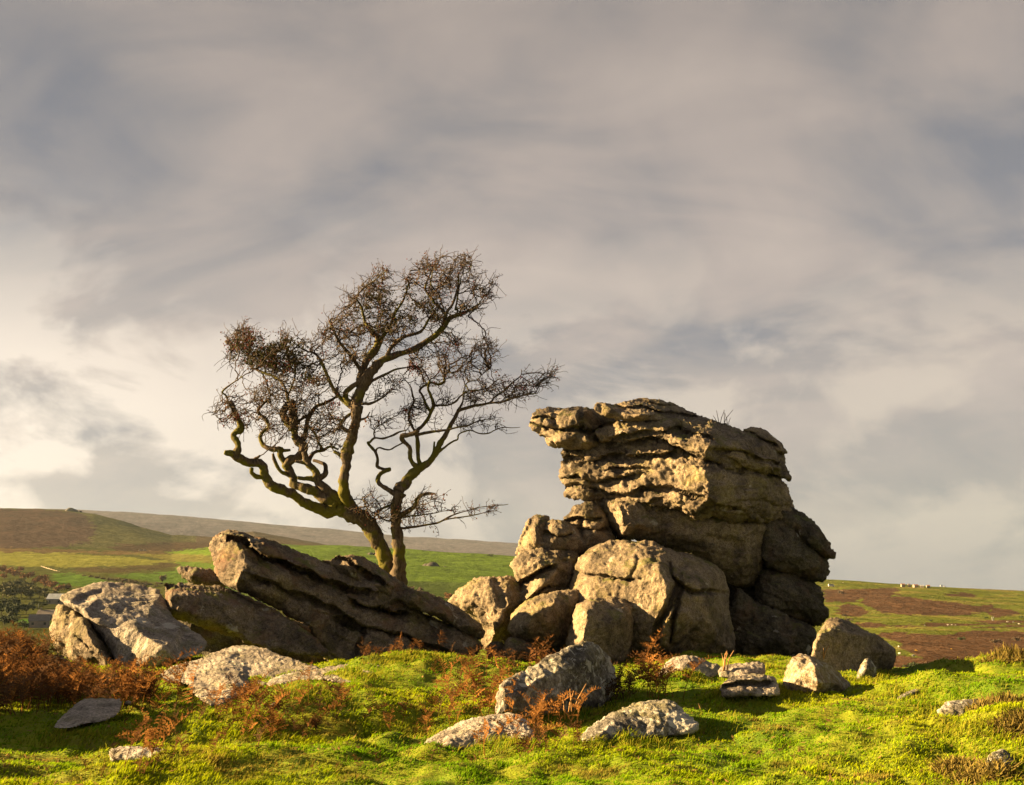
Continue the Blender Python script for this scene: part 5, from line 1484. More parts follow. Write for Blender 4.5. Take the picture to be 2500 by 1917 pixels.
# ------------------------------------------------------------------ bracken
def frond_mesh(seed, dead=0.5):
    """one dry bracken frond: arched stalk with toothed, curling leaflets, unit length"""
    r = np.random.default_rng(seed)
    n = 16
    s = np.linspace(0, 1, n)
    bend = r.uniform(.5, 1.5)
    th = math.pi / 2 - bend * s ** 1.7 * 1.15
    P = np.zeros((n, 3))
    for i in range(1, n):
        P[i] = P[i - 1] + np.array([math.cos(th[i]), 0, math.sin(th[i])]) / (n - 1)
    P[:, 1] += .05 * np.sin(s * r.uniform(2, 5)) * s
    R = .0075 * (1 - .75 * s)
    Vs, Qs, Ts = [], [], []
    side = np.array([0, 1., 0])
    ang = np.array([0, 2.1, 4.2])
    off = 0
    tg = np.gradient(P, axis=0)
    tg /= np.linalg.norm(tg, axis=1)[:, None]
    nr = np.cross(tg, side)
    ring = P[:, None] + R[:, None, None] * (np.cos(ang)[None, :, None] * side + np.sin(ang)[None, :, None] * nr[:, None])
    Vs.append(ring.reshape(-1, 3))
    i = np.arange(n * 3).reshape(n, 3)
    j = np.roll(i, -1, 1)
    Qs.append(np.stack([i[:-1], j[:-1], j[1:], i[1:]], -1).reshape(-1, 4))
    off = n * 3
    V, T_ = [], []
    st = r.uniform(.22, .38)
    for sk in np.linspace(st, .98, 13):
        base = np.array([np.interp(sk, s, P[:, k]) for k in range(3)])
        t = np.array([np.interp(sk, s, tg[:, k]) for k in range(3)])
        nn = np.array([np.interp(sk, s, nr[:, k]) for k in range(3)])
        q = (sk - st) / (1 - st)
        L = .30 * (1 - q) ** .8 * (.45 + .55 * min(1, q * 5 + .3)) + .02
        for sd in (-1, 1):
            if r.random() < .13 * dead:
                continue
            Lk = L * r.uniform(.6, 1.1)
            curl = r.uniform(.3, 2.2) * dead
            m = 5
            prev = base.copy()
            d = t * .55 + side * sd * .85 + nn * r.normal(0, .2)
            d /= np.linalg.norm(d)
            pts = [prev]
            for k in range(m):
                d = d - nn * (-curl * .30) * 1.0 + np.array([0, 0, -.16 * curl])
                d = d / np.linalg.norm(d)
                prev = prev + d * Lk / m
                pts.append(prev)
            pts = np.array(pts)
            wv = np.cross(d, nn)
            wv /= np.linalg.norm(wv) + 1e-9
            for k in range(m):
                wd = .023 * (1 - k / m) + .007
                wd *= Lk / .25 * .9 + .25
                mid = (pts[k] + pts[k + 1]) / 2
                for s2 in (-1, 1):
                    tip = mid + wv * s2 * wd * 1.5 + (pts[k + 1] - pts[k]) * .6 + nn * r.normal(0, .012)
                    o = off + len(V)
                    V += [pts[k], pts[k + 1], tip]
                    T_.append((o, o + 1, o + 2))
    Vs.append(np.array(V))
    return mesh_from('frond', np.concatenate(Vs), quads=np.concatenate(Qs), tris=np.array(T_), smooth=False)


FRONDS = [[frond_mesh(50 + 10 * c + i, 1.0) for i in range(5)] for c in range(3)]
for c in range(3):
    for me in FRONDS[c]:
        me.materials.append(M_FERN[c])


def bracken(px, py, n, hgt, col, label, spread=.22, arch=None):
    g = ground_at(px, py)
    root = empty('bracken_clump', (g[0], g[1], g[2] - .01), label, 'bracken', 'dead bracken clumps')
    n = int(n * 1.3)
    hgt *= 1.15
    for i in range(n):
        k = random.choice(FRONDS[min(2, max(0, col + random.choice((0, 0, 0, 1))))])
        o = link('frond', k, None, root)
        dx, dy = random.gauss(0, spread), random.gauss(0, spread)
        o.location = (dx, dy, float(ground_q(g[0] + dx, g[1] + dy)) - g[2])
        s = hgt * random.uniform(.65, 1.25)
        o.scale = (s, s, s)
        o.rotation_euler = (random.gauss(0, .22), random.gauss(.1, .25), random.uniform(-math.pi, math.pi) if random.random() < .6 else random.gauss(0, .6))


for a in [
    (1160, 1745, 11, .55, 0, 'orange bracken clump against the left end of the lichened rock'),
    (1110, 1700, 8, .50, 0, 'orange bracken clump on the mound left of the lichened rock'),
    (1245, 1655, 7, .62, 1, 'rusty bracken standing in front of the wedge-shaped boulder'),
    (1330, 1650, 7, .42, 1, 'short bracken tips behind the upper edge of the lichened rock'),
    (1180, 1640, 6, .50, 1, 'thin bracken stems at the right end of the mossy mound'),
    (1600, 1705, 13, .60, 0, 'bright orange bracken clump right of the lichened rock'),
    (1570, 1660, 5, .60, 0, 'tall orange bracken stems before the lower dome boulder'),
    (1500, 1715, 12, .45, 2, 'brown bracken tangle right behind the lichened rock'),
    (1440, 1700, 7, .50, 2, 'thin brown bracken growing over the lichened rock'),
    (1290, 1760, 5, .55, 0, 'orange frond cluster at the front foot of the lichened rock'),
    (1335, 1775, 5, .50, 0, 'curling orange bracken right of the frond cluster, before the lichened rock'),
    (1255, 1825, 5, .50, 0, 'upright orange bracken at the right end of the low pale stone'),
    (1330, 1840, 8, .32, 1, 'flattened rusty bracken between the two low front stones'),
    (1090, 1775, 6, .38, 0, 'orange bracken above the left end of the low pale stone'),
    (1010, 1805, 5, .32, 0, 'small bracken tuft left of the low pale stone'),
    (1055, 1755, 3, .40, 2, 'single brown drooping fronds in the shaded hollow of the mound'),
    (1060, 1862, 4, .18, 1, 'flattened bracken scraps in front of the low pale stone'),
    (925, 1605, 7, .30, 1, 'rusty bracken tuft on the crest of the mossy mound'),
    (1060, 1597, 4, .36, 1, 'two bracken sprigs on top of the mound below the long slab'),
    (585, 1740, 15, .42, 0, 'big orange bracken clump on the slope right of the pale slab'),
    (640, 1730, 10, .38, 0, 'orange bracken right beside the big clump on the slope'),
    (640, 1805, 10, .32, 0, 'low orange bracken on the lit grassy slope'),
    (705, 1790, 10, .34, 1, 'rusty low bracken in the middle of the lit slope'),
    (745, 1765, 8, .30, 1, 'rusty bracken at the shaded edge of the mound'),
    (805, 1735, 5, .40, 0, 'single orange fronds standing on the green side of the mound'),
    (845, 1740, 4, .36, 1, 'brown fronds right of the single orange ones on the mound'),
    (335, 1860, 5, .42, 0, 'bracken clump in front of the half buried stone'),
    (490, 1865, 6, .34, 1, 'bracken tuft at the right end of the half buried stone'),
    (345, 1715, 12, .62, 0, 'tall bracken clump below the middle of the cracked boulder'),
    (415, 1725, 6, .36, 0, 'bracken clump in the gap between cracked boulder and pale slab'),
    (450, 1755, 8, .24, 2, 'dark brown bracken at the lower edge of the pale slab'),
    (265, 1890, 4, .22, 1, 'scrap of bracken in lit grass at lower left'),
    (20, 1880, 5, .22, 2, 'brown bracken scrap at the lower left edge'),
    (870, 1900, 4, .16, 1, 'flattened bracken scrap near the bottom, left of centre'),
    (1000, 1595, 4, .28, 1, 'small bracken sprig left on the mound crest'),
]:
    bracken(*a)
# the bracken bed at the left reads as one mass
def bracken_bed():
    rng = np.random.default_rng(21)
    poly = [(-120, 1610), (60, 1600), (130, 1650), (300, 1690), (375, 1700), (365, 1735), (300, 1742), (170, 1738), (60, 1748), (-120, 1760)]
    Vs, Qs, Ts, off = [], [], [], 0
    cols = {0: [], 1: [], 2: []}
    for _ in range(680):
        while True:
            px, py = rng.uniform(-120, 430), rng.uniform(1600, 1760)
            if in_poly(np.array([px]), np.array([py]), poly)[0]:
                break
        cols[int(rng.choice(3, p=[.2, .36, .44]))].append((px, py))
    for c, pts in cols.items():
        V, Q, T_, off = [], [], [], 0
        cache = []
        for me in FRONDS[c]:
            v = np.empty(len(me.vertices) * 3)
            me.vertices.foreach_get('co', v)
            f = [tuple(p.vertices) for p in me.polygons]
            cache.append((v.reshape(-1, 3), np.array([x for x in f if len(x) == 4]), np.array([x for x in f if len(x) == 3])))
        for px, py in pts:
            v, q, t = cache[int(rng.integers(len(cache)))]
            g = ground_at(px, py)
            a, tl = rng.uniform(-np.pi, np.pi), rng.normal(0, .3)
            s = rng.uniform(.42, .75) if px < 120 else rng.uniform(.25, .55)
            ca, sa = math.cos(a), math.sin(a)
            ct, st = math.cos(tl), math.sin(tl)
            M1 = np.array([[1, 0, 0], [0, ct, -st], [0, st, ct]])
            M2 = np.array([[ca, -sa, 0], [sa, ca, 0], [0, 0, 1]])
            V.append((v * s) @ (M2 @ M1).T + g)
            Q.append(q + off)
            T_.append(t + off)
            off += len(v)
        me = mesh_from('bracken_bed', np.concatenate(V), quads=np.concatenate(Q), tris=np.concatenate(T_), smooth=False)
        tag(link('bracken_bed', me, M_FERN[c]), ('bright orange', 'rusty', 'dark brown')[c] + ' dead bracken massed below the leftmost boulder', 'bracken', kind='stuff')


bracken_bed()


# ------------------------------------------------------------------ far things in the valley and on the hills
M_CROWN = [plain('autumn_rust_foliage', (0.16, 0.075, 0.030), var=.5, sc=.5), plain('olive_foliage', (0.075, 0.075, 0.028), var=.5, sc=.5),
           plain('dark_green_foliage', (0.040, 0.055, 0.020), var=.5, sc=.5), plain('bare_brown_foliage', (0.095, 0.070, 0.045), var=.5, sc=.5), plain('gorse_yellow', (0.42, 0.27, 0.03), var=.3, sc=.5)]
M_TRUNK = plain('tree_trunk', (0.07, 0.055, 0.04))
M_WALL = plain('stone_wall', (0.24, 0.20, 0.165), sc=.4)
M_ROOFS = [plain('slate_roof', (0.16, 0.14, 0.13), sc=.4), plain('pale_metal_roof', (0.25, 0.28, 0.33), 0.45, sc=.4), plain('tile_roof', (0.26, 0.13, 0.08), sc=.4)]
M_WHITE = plain('white_paint', (0.5, 0.5, 0.5), .5, .06)
M_GLASS = plain('dark_window', (0.03, 0.035, 0.04), .2, .1)
M_WOOL = plain('sheep_wool', (0.38, 0.36, 0.32), .9, .15)
M_FACE = plain('sheep_face', (0.10, 0.085, 0.07))
M_TYRE = plain('tyre', (0.02, 0.02, 0.02))


def crown_mesh(seed, low=False):
    r = np.random.default_rng(seed)
    lobes = np.c_[r.uniform(-.33, .33, 9), r.uniform(-.33, .33, 9), r.uniform(.35 if not low else .2, .82, 9)]
    C_, n = [], 420
    for i in range(n):
        l = lobes[i % 9]
        v = r.normal(0, 1, 3)
        v /= np.linalg.norm(v)
        C_.append(l + v * r.uniform(.55, 1.0) * np.array([.26, .26, .20]))
    C_ = np.array(C_)
    u = r.normal(0, 1, (n, 3))
    u /= np.linalg.norm(u, axis=1)[:, None]
    w = np.cross(u, r.normal(0, 1, (n, 3)))
    w /= np.linalg.norm(w, axis=1)[:, None]
    s = r.uniform(.035, .07, n)[:, None]
    V = np.stack([C_ - u * s, C_ + w * s, C_ + u * s, C_ - w * s], 1).reshape(-1, 3)
    return mesh_from('crown', V, quads=np.arange(len(V)).reshape(-1, 4), smooth=False)


CROWNS = [crown_mesh(300 + i) for i in range(4)]
_cm = {}
_trunk_me = tube_mesh('trunk', [(np.array([(0, 0, -.15), (0, 0, .2), (.02, .01, .5), (.0, .03, .75)]), np.array([.035, .028, .02, .008])),
                                (np.array([(0, 0, .25), (.12, .04, .45), (.2, .06, .62)]), np.array([.018, .012, .005])),
                                (np.array([(0, 0, .3), (-.1, -.06, .5), (-.2, -.05, .66)]), np.array([.016, .011, .005]))], 6)
_trunk_me.materials.append(M_TRUNK)


def far_tree(px, py, hp, kind, label, group, wide=1.0, name='valley_tree'):
    """tree whose foot shows at photo pixel (px, py), about hp photo pixels tall"""
    P = terr_at(px, py)
    h = hp * P[1] / F
    root = empty(name, tuple(P - np.array([0, 0, .2])), label, 'tree' if name.endswith('tree') else 'bush', group)
    k = (random.randrange(4), kind)
    if k not in _cm:
        me = CROWNS[k[0]].copy()
        me.materials.append(M_CROWN[kind])
        _cm[k] = me
    c = link('crown', _cm[k], None, root)
    c.scale = (h * wide, h * wide, h)
    c.rotation_euler.z = random.uniform(0, 6.28)
    if name.endswith('bush'):
        c.location.z = -.25 * h
    t = link('trunk', _trunk_me, None, root)
    t.scale = (h, h, h if not name.endswith('bush') else h * .6)


ORD = ('leftmost', 'second from left', 'third from left', 'fourth from left', 'fifth from left', 'sixth from left', 'seventh from left', 'eighth from left', 'ninth from left', 'tenth from left', 'eleventh from left',
       'twelfth from left', 'thirteenth from left', 'fourteenth from left', 'rightmost')


def rank(items):
    it = sorted(items)
    return [(*p, ORD[i] if i < len(it) - 1 else 'rightmost') for i, p in enumerate(it)]


z1 = lambda u, v: tr('1', [(u, v)])[0]
for u, v, h, od in rank(((15, 690, 22), (70, 700, 20), (110, 720, 22), (150, 690, 18), (190, 740, 20), (240, 720, 16), (310, 770, 24), (340, 800, 26), (390, 820, 26), (440, 840, 22), (500, 820, 20), (270, 770, 18), (30, 740, 18), (525, 810, 12))):
    far_tree(*z1(u, v), h, 0, 'small rust-brown autumn tree in the wooded valley at far left, ' + od, 'autumn valley trees', 1.15)
for u, v, h, od in rank(((20, 880, 34), (90, 890, 40), (160, 880, 36), (230, 890, 34), (300, 880, 30), (350, 900, 26), (60, 820, 26), (140, 800, 26), (210, 820, 24), (420, 870, 20))):
    far_tree(*z1(u, v), h, 1, 'round olive tree in the valley wood left of the cracked boulder, ' + od, 'olive valley trees', 1.2)
for u, v, h, od in rank(((10, 1010, 34), (70, 1030, 34), (130, 1010, 32), (200, 1000, 28), (250, 960, 24), (330, 950, 20), (30, 960, 28), (110, 950, 28), (100, 1090, 30), (30, 1090, 30), (180, 1120, 24))):
    far_tree(*z1(u, v), h, 2, 'dark green tree low in the valley near the far houses, ' + od, 'dark valley trees', 1.2)
for u, v, h, od in rank(((590, 700, 7), (640, 715, 8), (690, 720, 9), (740, 728, 9), (790, 738, 10), (840, 745, 12), (890, 752, 13), (940, 760, 15), (990, 768, 16), (1040, 775, 15), (1090, 782, 14), (1140, 790, 14), (1190, 800, 13), (1100, 800, 14), (1210, 780, 12))):
    far_tree(*z1(u, v), h, 3, 'brown hedge bush in the field hedge above the cracked boulder, ' + od, 'hedge bushes', 1.5, 'hedge_bush')
far_tree(*z1(1240, 770), 24, 3, 'bare thin tree standing in the green field above the overhanging slab', 'lone trees', .7)
for u, v, h, od in rank(((1480, 750, 16), (1530, 770, 18), (1580, 785, 18), (1630, 800, 17), (1680, 815, 16), (1500, 735, 10), (1560, 745, 12))):
    far_tree(*tr('2', [(u, v)])[0], h, 3, 'brown bush below the green field right of the tree trunk, ' + od, 'bushes below the field', 1.4, 'field_bush')
far_tree(*tr('2', [(1745, 800)])[0], 20, 0, 'rusty bush at the lower right corner of the green field', 'lone bushes', 1.2, 'field_bush')
far_tree(*tr('2', [(2040, 505)])[0], 8, 2, 'small dark bush on the skyline of the green field', 'lone bushes', 1.8, 'skyline_bush')
zr = lambda u, v: tr('R', [(u, v)])[0]
for u, v, h, k, lab in ((305, 300, 15, 3, 'brown bush high on the right hillside below the white van'), (1050, 1060, 26, 2, 'dark green bush low on the right hillside beside the big boulder'), (1190, 1060, 24, 3, 'brown bush right of the dark green one on the right hillside'),
                        (1330, 1010, 18, 3, 'thin brown bush above the right grassy mound'), (1545, 770, 12, 2, 'dark bush in the middle of the bracken slope at right'), (390, 570, 12, 3, 'low brown bush on the hillside directly behind the big boulder'),
                        (340, 520, 10, 3, 'small brown bush left on the hillside behind the big boulder'), (1900, 800, 16, 3, 'pale bare bush in the bracken slope at far right'), (2110, 770, 14, 3, 'thin bare bush at the right edge of the bracken slope'),
                        (1880, 665, 6, 2, 'flat dark bush on the green strip at far right'), (1230, 575, 5, 2, 'tiny dark bush on the sunlit green strip'), (2160, 540, 8, 2, 'small dark bush at the right edge of the green strip'), (1800, 545, 6, 2, 'low dark bush left of the white posts')):
    far_tree(*zr(u, v), h, k, lab, None, 1.5, 'hillside_bush')
for u, v, lab in ((1083, 882, 'bright yellow gorse bush on the bracken slope'), (1445, 862, 'smaller yellow gorse bush further right on the bracken slope')):
    far_tree(*zr(u, v), 6 if u < 1200 else 4, 4, lab, None, 1.3, 'gorse_bush')


def box_mesh(name, boxes):
    V, Fc = [], []
    for (x0, x1, y0, y1, z0, z1_) in boxes:
        o = len(V)
        V += [(x0, y0, z0), (x1, y0, z0), (x1, y1, z0), (x0, y1, z0), (x0, y0, z1_), (x1, y0, z1_), (x1, y1, z1_), (x0, y1, z1_)]
        Fc += [tuple(o + i for i in f) for f in ((0, 3, 2, 1), (4, 5, 6, 7), (0, 1, 5, 4), (1, 2, 6, 5), (2, 3, 7, 6), (3, 0, 4, 7))]
    return mesh_from(name, V, faces=Fc, smooth=False)


def house(px, py, wp, hp, roof, label, group=None, rz=.2, wall=None, nwin=2, chimney=True):
    P = terr_at(px, py)
    s = P[1] / F
    w, h = wp * s, hp * s
    d = w * .7
    root = empty('farm_building', tuple(P), label, 'building', group)
    root.rotation_euler.z = rz
    we = h * .58
    V = [(-w / 2, -d / 2, -2), (w / 2, -d / 2, -2), (w / 2, d / 2, -2), (-w / 2, d / 2, -2), (-w / 2, -d / 2, we), (w / 2, -d / 2, we), (w / 2, d / 2, we), (-w / 2, d / 2, we), (-w / 2, 0, h * .97), (w / 2, 0, h * .97)]
    link('wall', mesh_from('wall', V, faces=[(0, 1, 5, 4), (2, 3, 7, 6), (1, 2, 6, 9, 5), (3, 0, 4, 8, 7), (0, 3, 2, 1)], smooth=False), wall or M_WALL, root)
    e, t = w * .04, h * .05
    V = []
    for zz in (0, t):
        V += [(-w / 2 - e, -d / 2 - e, we - e + zz), (w / 2 + e, -d / 2 - e, we - e + zz), (w / 2 + e, 0, h + zz), (-w / 2 - e, 0, h + zz), (w / 2 + e, d / 2 + e, we - e + zz), (-w / 2 - e, d / 2 + e, we - e + zz)]
    rf = link('roof', mesh_from('roof', V, faces=[(6, 7, 8, 9), (9, 8, 10, 11), (0, 3, 2, 1), (3, 5, 4, 2), (0, 1, 7, 6), (5, 11, 10, 4), (1, 2, 8, 7), (2, 4, 10, 8), (0, 6, 9, 3), (3, 9, 11, 5)], smooth=False), roof, root)
    if chimney:
        link('chimney', box_mesh('chimney', [(-w * .4, -w * .32, -w * .04, w * .04, h * .8, h * 1.25)]), M_WALL, rf)
    for i in range(nwin):
        x = -w * .3 + i * w * .6 / max(1, nwin - 1)
        link('window', box_mesh('window', [(x - w * .06, x + w * .06, -d / 2 - .05, -d / 2 + .05, we * .4, we * .75)]), M_GLASS, root)


house(95, 1533, 44, 30, M_ROOFS[0], 'long low grey barn with hipped slate roof in the valley at far left', rz=.35, chimney=False)
house(112, 1515, 36, 24, M_ROOFS[0], 'grey house with chimney just behind the barn in the valley', rz=.1)
house(137, 1478, 36, 26, M_ROOFS[1], 'building with pale blue metal roof peeping out left of the cracked boulder', rz=.0, chimney=False)
for u, v, wp, hp, k, lab in ((945, 204, 9, 4.5, 2, 'leftmost tiny farmhouse on the right skyline'), (1010, 206, 6, 4.5, 0, 'second tiny house on the right skyline'), (1075, 210, 11, 4, 2, 'third and longest tiny house on the right skyline'), (1140, 213, 8, 3.5, 1, 'pale-roofed shed on the right skyline'), (1205, 216, 8, 4, 2, 'last tiny house on the right skyline')):
    house(*zr(u, v + 6), wp, hp, M_ROOFS[k], lab, rz=random.uniform(-.3, .3), nwin=1, chimney=hp > 4.2)
# pale dry-stone wall on the slope at the left
a, b_ = np.array(terr_at(*z1(312, 640))), np.array(terr_at(*z1(468, 688)))
wl = b_ - a
L = float(np.linalg.norm(wl))
n = 24
V, Fc = [], []
for i in range(n + 1):
    p = a + wl * i / n
    p[2] = terr_at(*[float(q) for q in proj(p)])[2] if False else p[2]
    hgt = 1.5 * (1 + .35 * math.sin(i * 2.1))
    V += [(p[0] - a[0], p[1] - a[1] - 1, p[2] - a[2] - 4), (p[0] - a[0], p[1] - a[1] - .7, p[2] - a[2] + hgt), (p[0] - a[0], p[1] - a[1] + .7, p[2] - a[2] + hgt), (p[0] - a[0], p[1] - a[1] + 1, p[2] - a[2] - 4)]
for i in range(n):
    o = i * 4
    for k in range(3):
        Fc.append((o + k, o + k + 4, o + k + 5, o + k + 1))
Fc += [(0, 1, 2, 3), (n * 4 + 3, n * 4 + 2, n * 4 + 1, n * 4)]
tag(link('field_wall', mesh_from('field_wall', V, faces=Fc, smooth=False), plain('pale_wall', (0.20, 0.17, 0.12), sc=.3), None, tuple(a)), 'pale sunlit field wall on the dark slope at the far left', 'wall')


def van(px, py, lp, label):
    P = terr_at(px, py)
    L = lp * P[1] / F
    k = L / 6.0
    root = empty('parked_van', tuple(P), label, 'van')
    prof = [(-3, .4), (-3, 2.5), (-2.7, 2.75), (1.6, 2.75), (2.3, 1.6), (3, 1.35), (3, .4)]
    V = [(x * k, -1.05 * k, z * k) for x, z in prof] + [(x * k, 1.05 * k, z * k) for x, z in prof]
    m = len(prof)
    Fc = [tuple(range(m)), tuple(range(2 * m - 1, m - 1, -1))] + [(i, i + m, (i + 1) % m + m, (i + 1) % m) for i in range(m)]
    link('body', mesh_from('body', V, faces=Fc, smooth=False), M_WHITE, root)
    for x in (-1.9, 1.9):
        for y in (-1.0, 1.0):
            w = link('wheel', tube_mesh('wheel', [(np.array([(x, y - .12, .4), (x, y + .12, .4)]) * k, np.array([.4, .4]) * k)], 12), M_TYRE, root)
    for x0, x1 in ((-2.5, -1.2), (-.9, .4), (.7, 1.6)):
        link('window', box_mesh('window', [(x0 * k, x1 * k, -1.08 * k, -1.02 * k, 1.6 * k, 2.3 * k)]), M_GLASS, root)


van(*zr(210, 222), 14, 'white van parked on the green hilltop right of the tor')
van(*zr(1345, 221), 7, 'tiny white van on the skyline, left of two at far right')
van(*zr(1378, 224), 5, 'tiny white van on the skyline, right of two at far right')

# white posts
P = terr_at(*zr(1872, 570))
k = P[1] / F
root = empty('white_posts', tuple(P), 'pair of white upright posts on the green strip at far right', 'posts')
for x in (-1.8, 2.0):
    link('post', tube_mesh('post', [(np.array([(x * k, 0, -1), (x * k, 0, 8.5 * k)]), np.array([.45, .4]) * k)], 8), M_WHITE, root)
link('crossbar', tube_mesh('crossbar', [(np.array([(-1.8 * k, 0, .8 * k), (2.0 * k, 0, .8 * k)]), np.array([.35, .35]) * k)], 8), M_WHITE, root)
# pole by the far houses
P = terr_at(*z1(292, 960))
tag(link('white_pole', tube_mesh('white_pole', [(np.array([(0, 0, -1.), (0, 0, 14 * P[1] / F)]), np.array([.18, .12]))], 8), M_WHITE, None, tuple(P)), 'slim white pole beside the far houses in the valley', 'pole')


def ellipsoid(c, r, nu=10, nv=7):
    u = np.linspace(0, 2 * np.pi, nu, endpoint=False)
    v = np.linspace(0, np.pi, nv)
    V = np.array([[c[0] + r[0] * math.sin(b) * math.cos(a_), c[1] + r[1] * math.sin(b) * math.sin(a_), c[2] + r[2] * math.cos(b)] for b in v for a_ in u])
    i = np.arange(nu * nv).reshape(nv, nu)
    q = np.stack([i[:-1], i[1:], np.roll(i, -1, 1)[1:], np.roll(i, -1, 1)[:-1]], -1).reshape(-1, 4)
    return V, q


def make_sheep():
    parts = [ellipsoid((0, 0, .68), (.62, .30, .33), 12, 9), ellipsoid((.52, 0, .80), (.22, .18, .22)), ellipsoid((-.6, 0, .62), (.08, .07, .16))]
    V, Q, o = [], [], 0
    for v, q in parts:
        V.append(v)
        Q.append(q + o)
        o += len(v)
    body = mesh_from('sheep_body', np.concatenate(V), quads=np.concatenate(Q))
    body.materials.append(M_WOOL)
    v1, q1 = ellipsoid((.74, 0, .86), (.17, .09, .10))
    v2, q2 = ellipsoid((.66, .12, .93), (.04, .08, .03))
    v3, q3 = ellipsoid((.66, -.12, .93), (.04, .08, .03))
    head = mesh_from('sheep_head', np.concatenate([v1, v2, v3]), quads=np.concatenate([q1, q2 + len(v1), q3 + len(v1) + len(v2)]))
    head.materials.append(M_FACE)
    leg = tube_mesh('sheep_leg', [(np.array([(0, 0, .5), (.01, 0, .25), (0, 0, -.05)]), np.array([.07, .045, .045]))], 6)
    leg.materials.append(M_FACE)
    return body, head, leg


SHEEP = make_sheep()
for u, v, hp, lab in ((1172, 628, 3, 'lone tiny white sheep left of three on the green strip'), (1408, 622, 3, 'tiny white sheep, left one of three on the green strip'), (1450, 620, 3, 'tiny white sheep, middle one of three on the green strip'), (1488, 624, 3, 'tiny white sheep, right one of three on the green strip'),
                      (2022, 592, 4.5, 'largest white sheep, far right on the green strip'), (2083, 594, 4, 'white sheep right of the largest one'), (2142, 612, 4, 'white sheep nearest the right edge on the green strip'),
                      (903, 850, 3, 'white sheep at the upper edge of the green hollow beside the big boulder'), (910, 922, 3, 'white sheep low beside the big boulder at right'), (1055, 945, 3, 'white sheep right of the low one, below the gorse'), (330, 182, 2.2, 'tiny white sheep on the hilltop right of the white van')):
    P = terr_at(*zr(u, v + 3))
    k = max(hp * P[1] / F, .9) / 1.05
    root = empty('sheep', tuple(P), lab, 'sheep', 'sheep on the right hillside')
    root.rotation_euler.z = random.choice((0, math.pi)) + random.gauss(0, .5)
    root.scale = (k, k, k)
    for nm, me in (('body', SHEEP[0]), ('head', SHEEP[1])):
        link(nm, me, None, root)
    for x in (-.35, .35):
        for y in (-.14, .14):
            link('leg', SHEEP[2], None, root, (x, y, 0))


def outcrop(px, py, wp, hp, label, seed):
    P = terr_at(px, py)
    k = P[1] / F
    r = np.random.default_rng(seed)
    root = empty('rock_outcrop', tuple(P - np.array([0, 0, hp * k * .25])), label, 'rock')
    for i in range(9):
        v, q = ellipsoid((0, 0, 0), (1, 1, 1), 12, 8)
        v = v * (1 + .3 * perlin(v * 1.4 + seed + i * 5))[:, None]
        x = r.uniform(-.5, .5)
        s = (1 - abs(x) * 1.3) * hp * k * r.uniform(.5, .9)
        o = link('stone', mesh_from('stone', v * np.array([max(s, .2) * 1.5, max(s, .2), max(s, .2)]), quads=q), M_FLATFAR, root, (x * wp * k, r.uniform(-1, 1) * hp * k, s * .3))


M_FLATFAR = plain('far_granite', (0.055, 0.05, 0.042), sc=.3)
outcrop(*tr('2', [(1630, 585)])[0], 75, 14, 'grey rock outcrop in the big green field right of the tree', 4)
outcrop(*tr('2', [(1215, 492)])[0], 20, 6, 'small grey outcrop in the green field left of the tree trunk', 9)
outcrop(*z1(1100, 520), 30, 7, 'small dark outcrop at the foot of the left hill', 12)
P = at(172, 1247, 2690)
ZOOMR = outcrop
_t = terr_at
def terr_at(px, py, *a):      # the crest of the left hill
    return at(px, 1248, 2695) if py < 1250 else _t(px, py, *a)
outcrop(172, 1249, 44, 9, 'small craggy outcrop crowning the left hill on the skyline', 15)
terr_at = _t

# dead twigs on top of the tor and by the stones
def stalks(px, py, Y, n, hp, spread, label, cat, name, mat, lean=.2):
    P = at(px, py, Y)
    k = Y / F
    root = empty(name, tuple(P), label, cat)
    for i in range(n):
        h = hp * k * random.uniform(.45, 1.0)
        dx, lx = random.gauss(0, spread * k), random.gauss(lean, .35)
        p = np.array([(dx, 0, -.05), (dx + lx * h * .3, random.gauss(0, .02), h * .5), (dx + lx * h * .75, random.gauss(0, .05), h)])
        link('stalk', tube_mesh('stalk', [(p, np.array([.009, .008, .005]))], 5), mat, root)


M_STALK = plain('dry_stalk', (0.30, 0.17, 0.07), var=.3)
stalks(1762, 1040, 24.6, 7, 42, 12, 'bare dead twigs sticking up from the top of the tor', 'twigs', 'dead_twig', M_TWIG)
stalks(1765, 1632, 14.6, 6, 58, 7, 'thin dead fern stalks on the flat pale stone right of the dome', 'stalks', 'dead_fern', M_STALK)
stalks(2010, 1612, 17.4, 4, 34, 4, 'tiny orange fern sprig in front of the big angular boulder', 'stalks', 'dead_fern', M_STALK)
stalks(1400, 1745, 12.0, 7, 70, 14, 'pale dry grass stems standing in front of the lichened rock', 'stalks', 'dry_grass', M_STALK, .1)

# heather and moss cushions on the right bank
M_HEATH = leaf_mat('dry_heather', (0.135, 0.105, 0.03), .25, var=.5)


def heather(px, py, w, label):
    g = ground_at(px, py)
    r = np.random.default_rng(int(px))
    n = 700
    th, q = r.uniform(0, 6.28, n), np.sqrt(r.uniform(0, 1, n))
    x, y = q * np.cos(th) * w, q * np.sin(th) * w * .7
    z = ground_q(g[0] + x, g[1] + y) - g[2]
    h = (.13 * (1 - q ** 2) + .03) * r.uniform(.5, 1.3, n) * (w / .45)
    b = np.stack([x, y, z], 1)
    t = b + np.stack([r.normal(.02, .05, n), r.normal(0, .05, n), h], 1)
    a = r.uniform(0, 6.28, n)
    ws = np.stack([np.cos(a), np.sin(a), np.zeros(n)], 1) * .009
    V = np.stack([b - ws, b + ws, t + ws * .5, t - ws * .5], 1).reshape(-1, 3)
    o = link('heather_clump', mesh_from('heather', V, quads=np.arange(len(V)).reshape(-1, 4), smooth=False), M_HEATH, None, tuple(g))
    tag(o, label, 'heather', 'heather clumps on the bank')


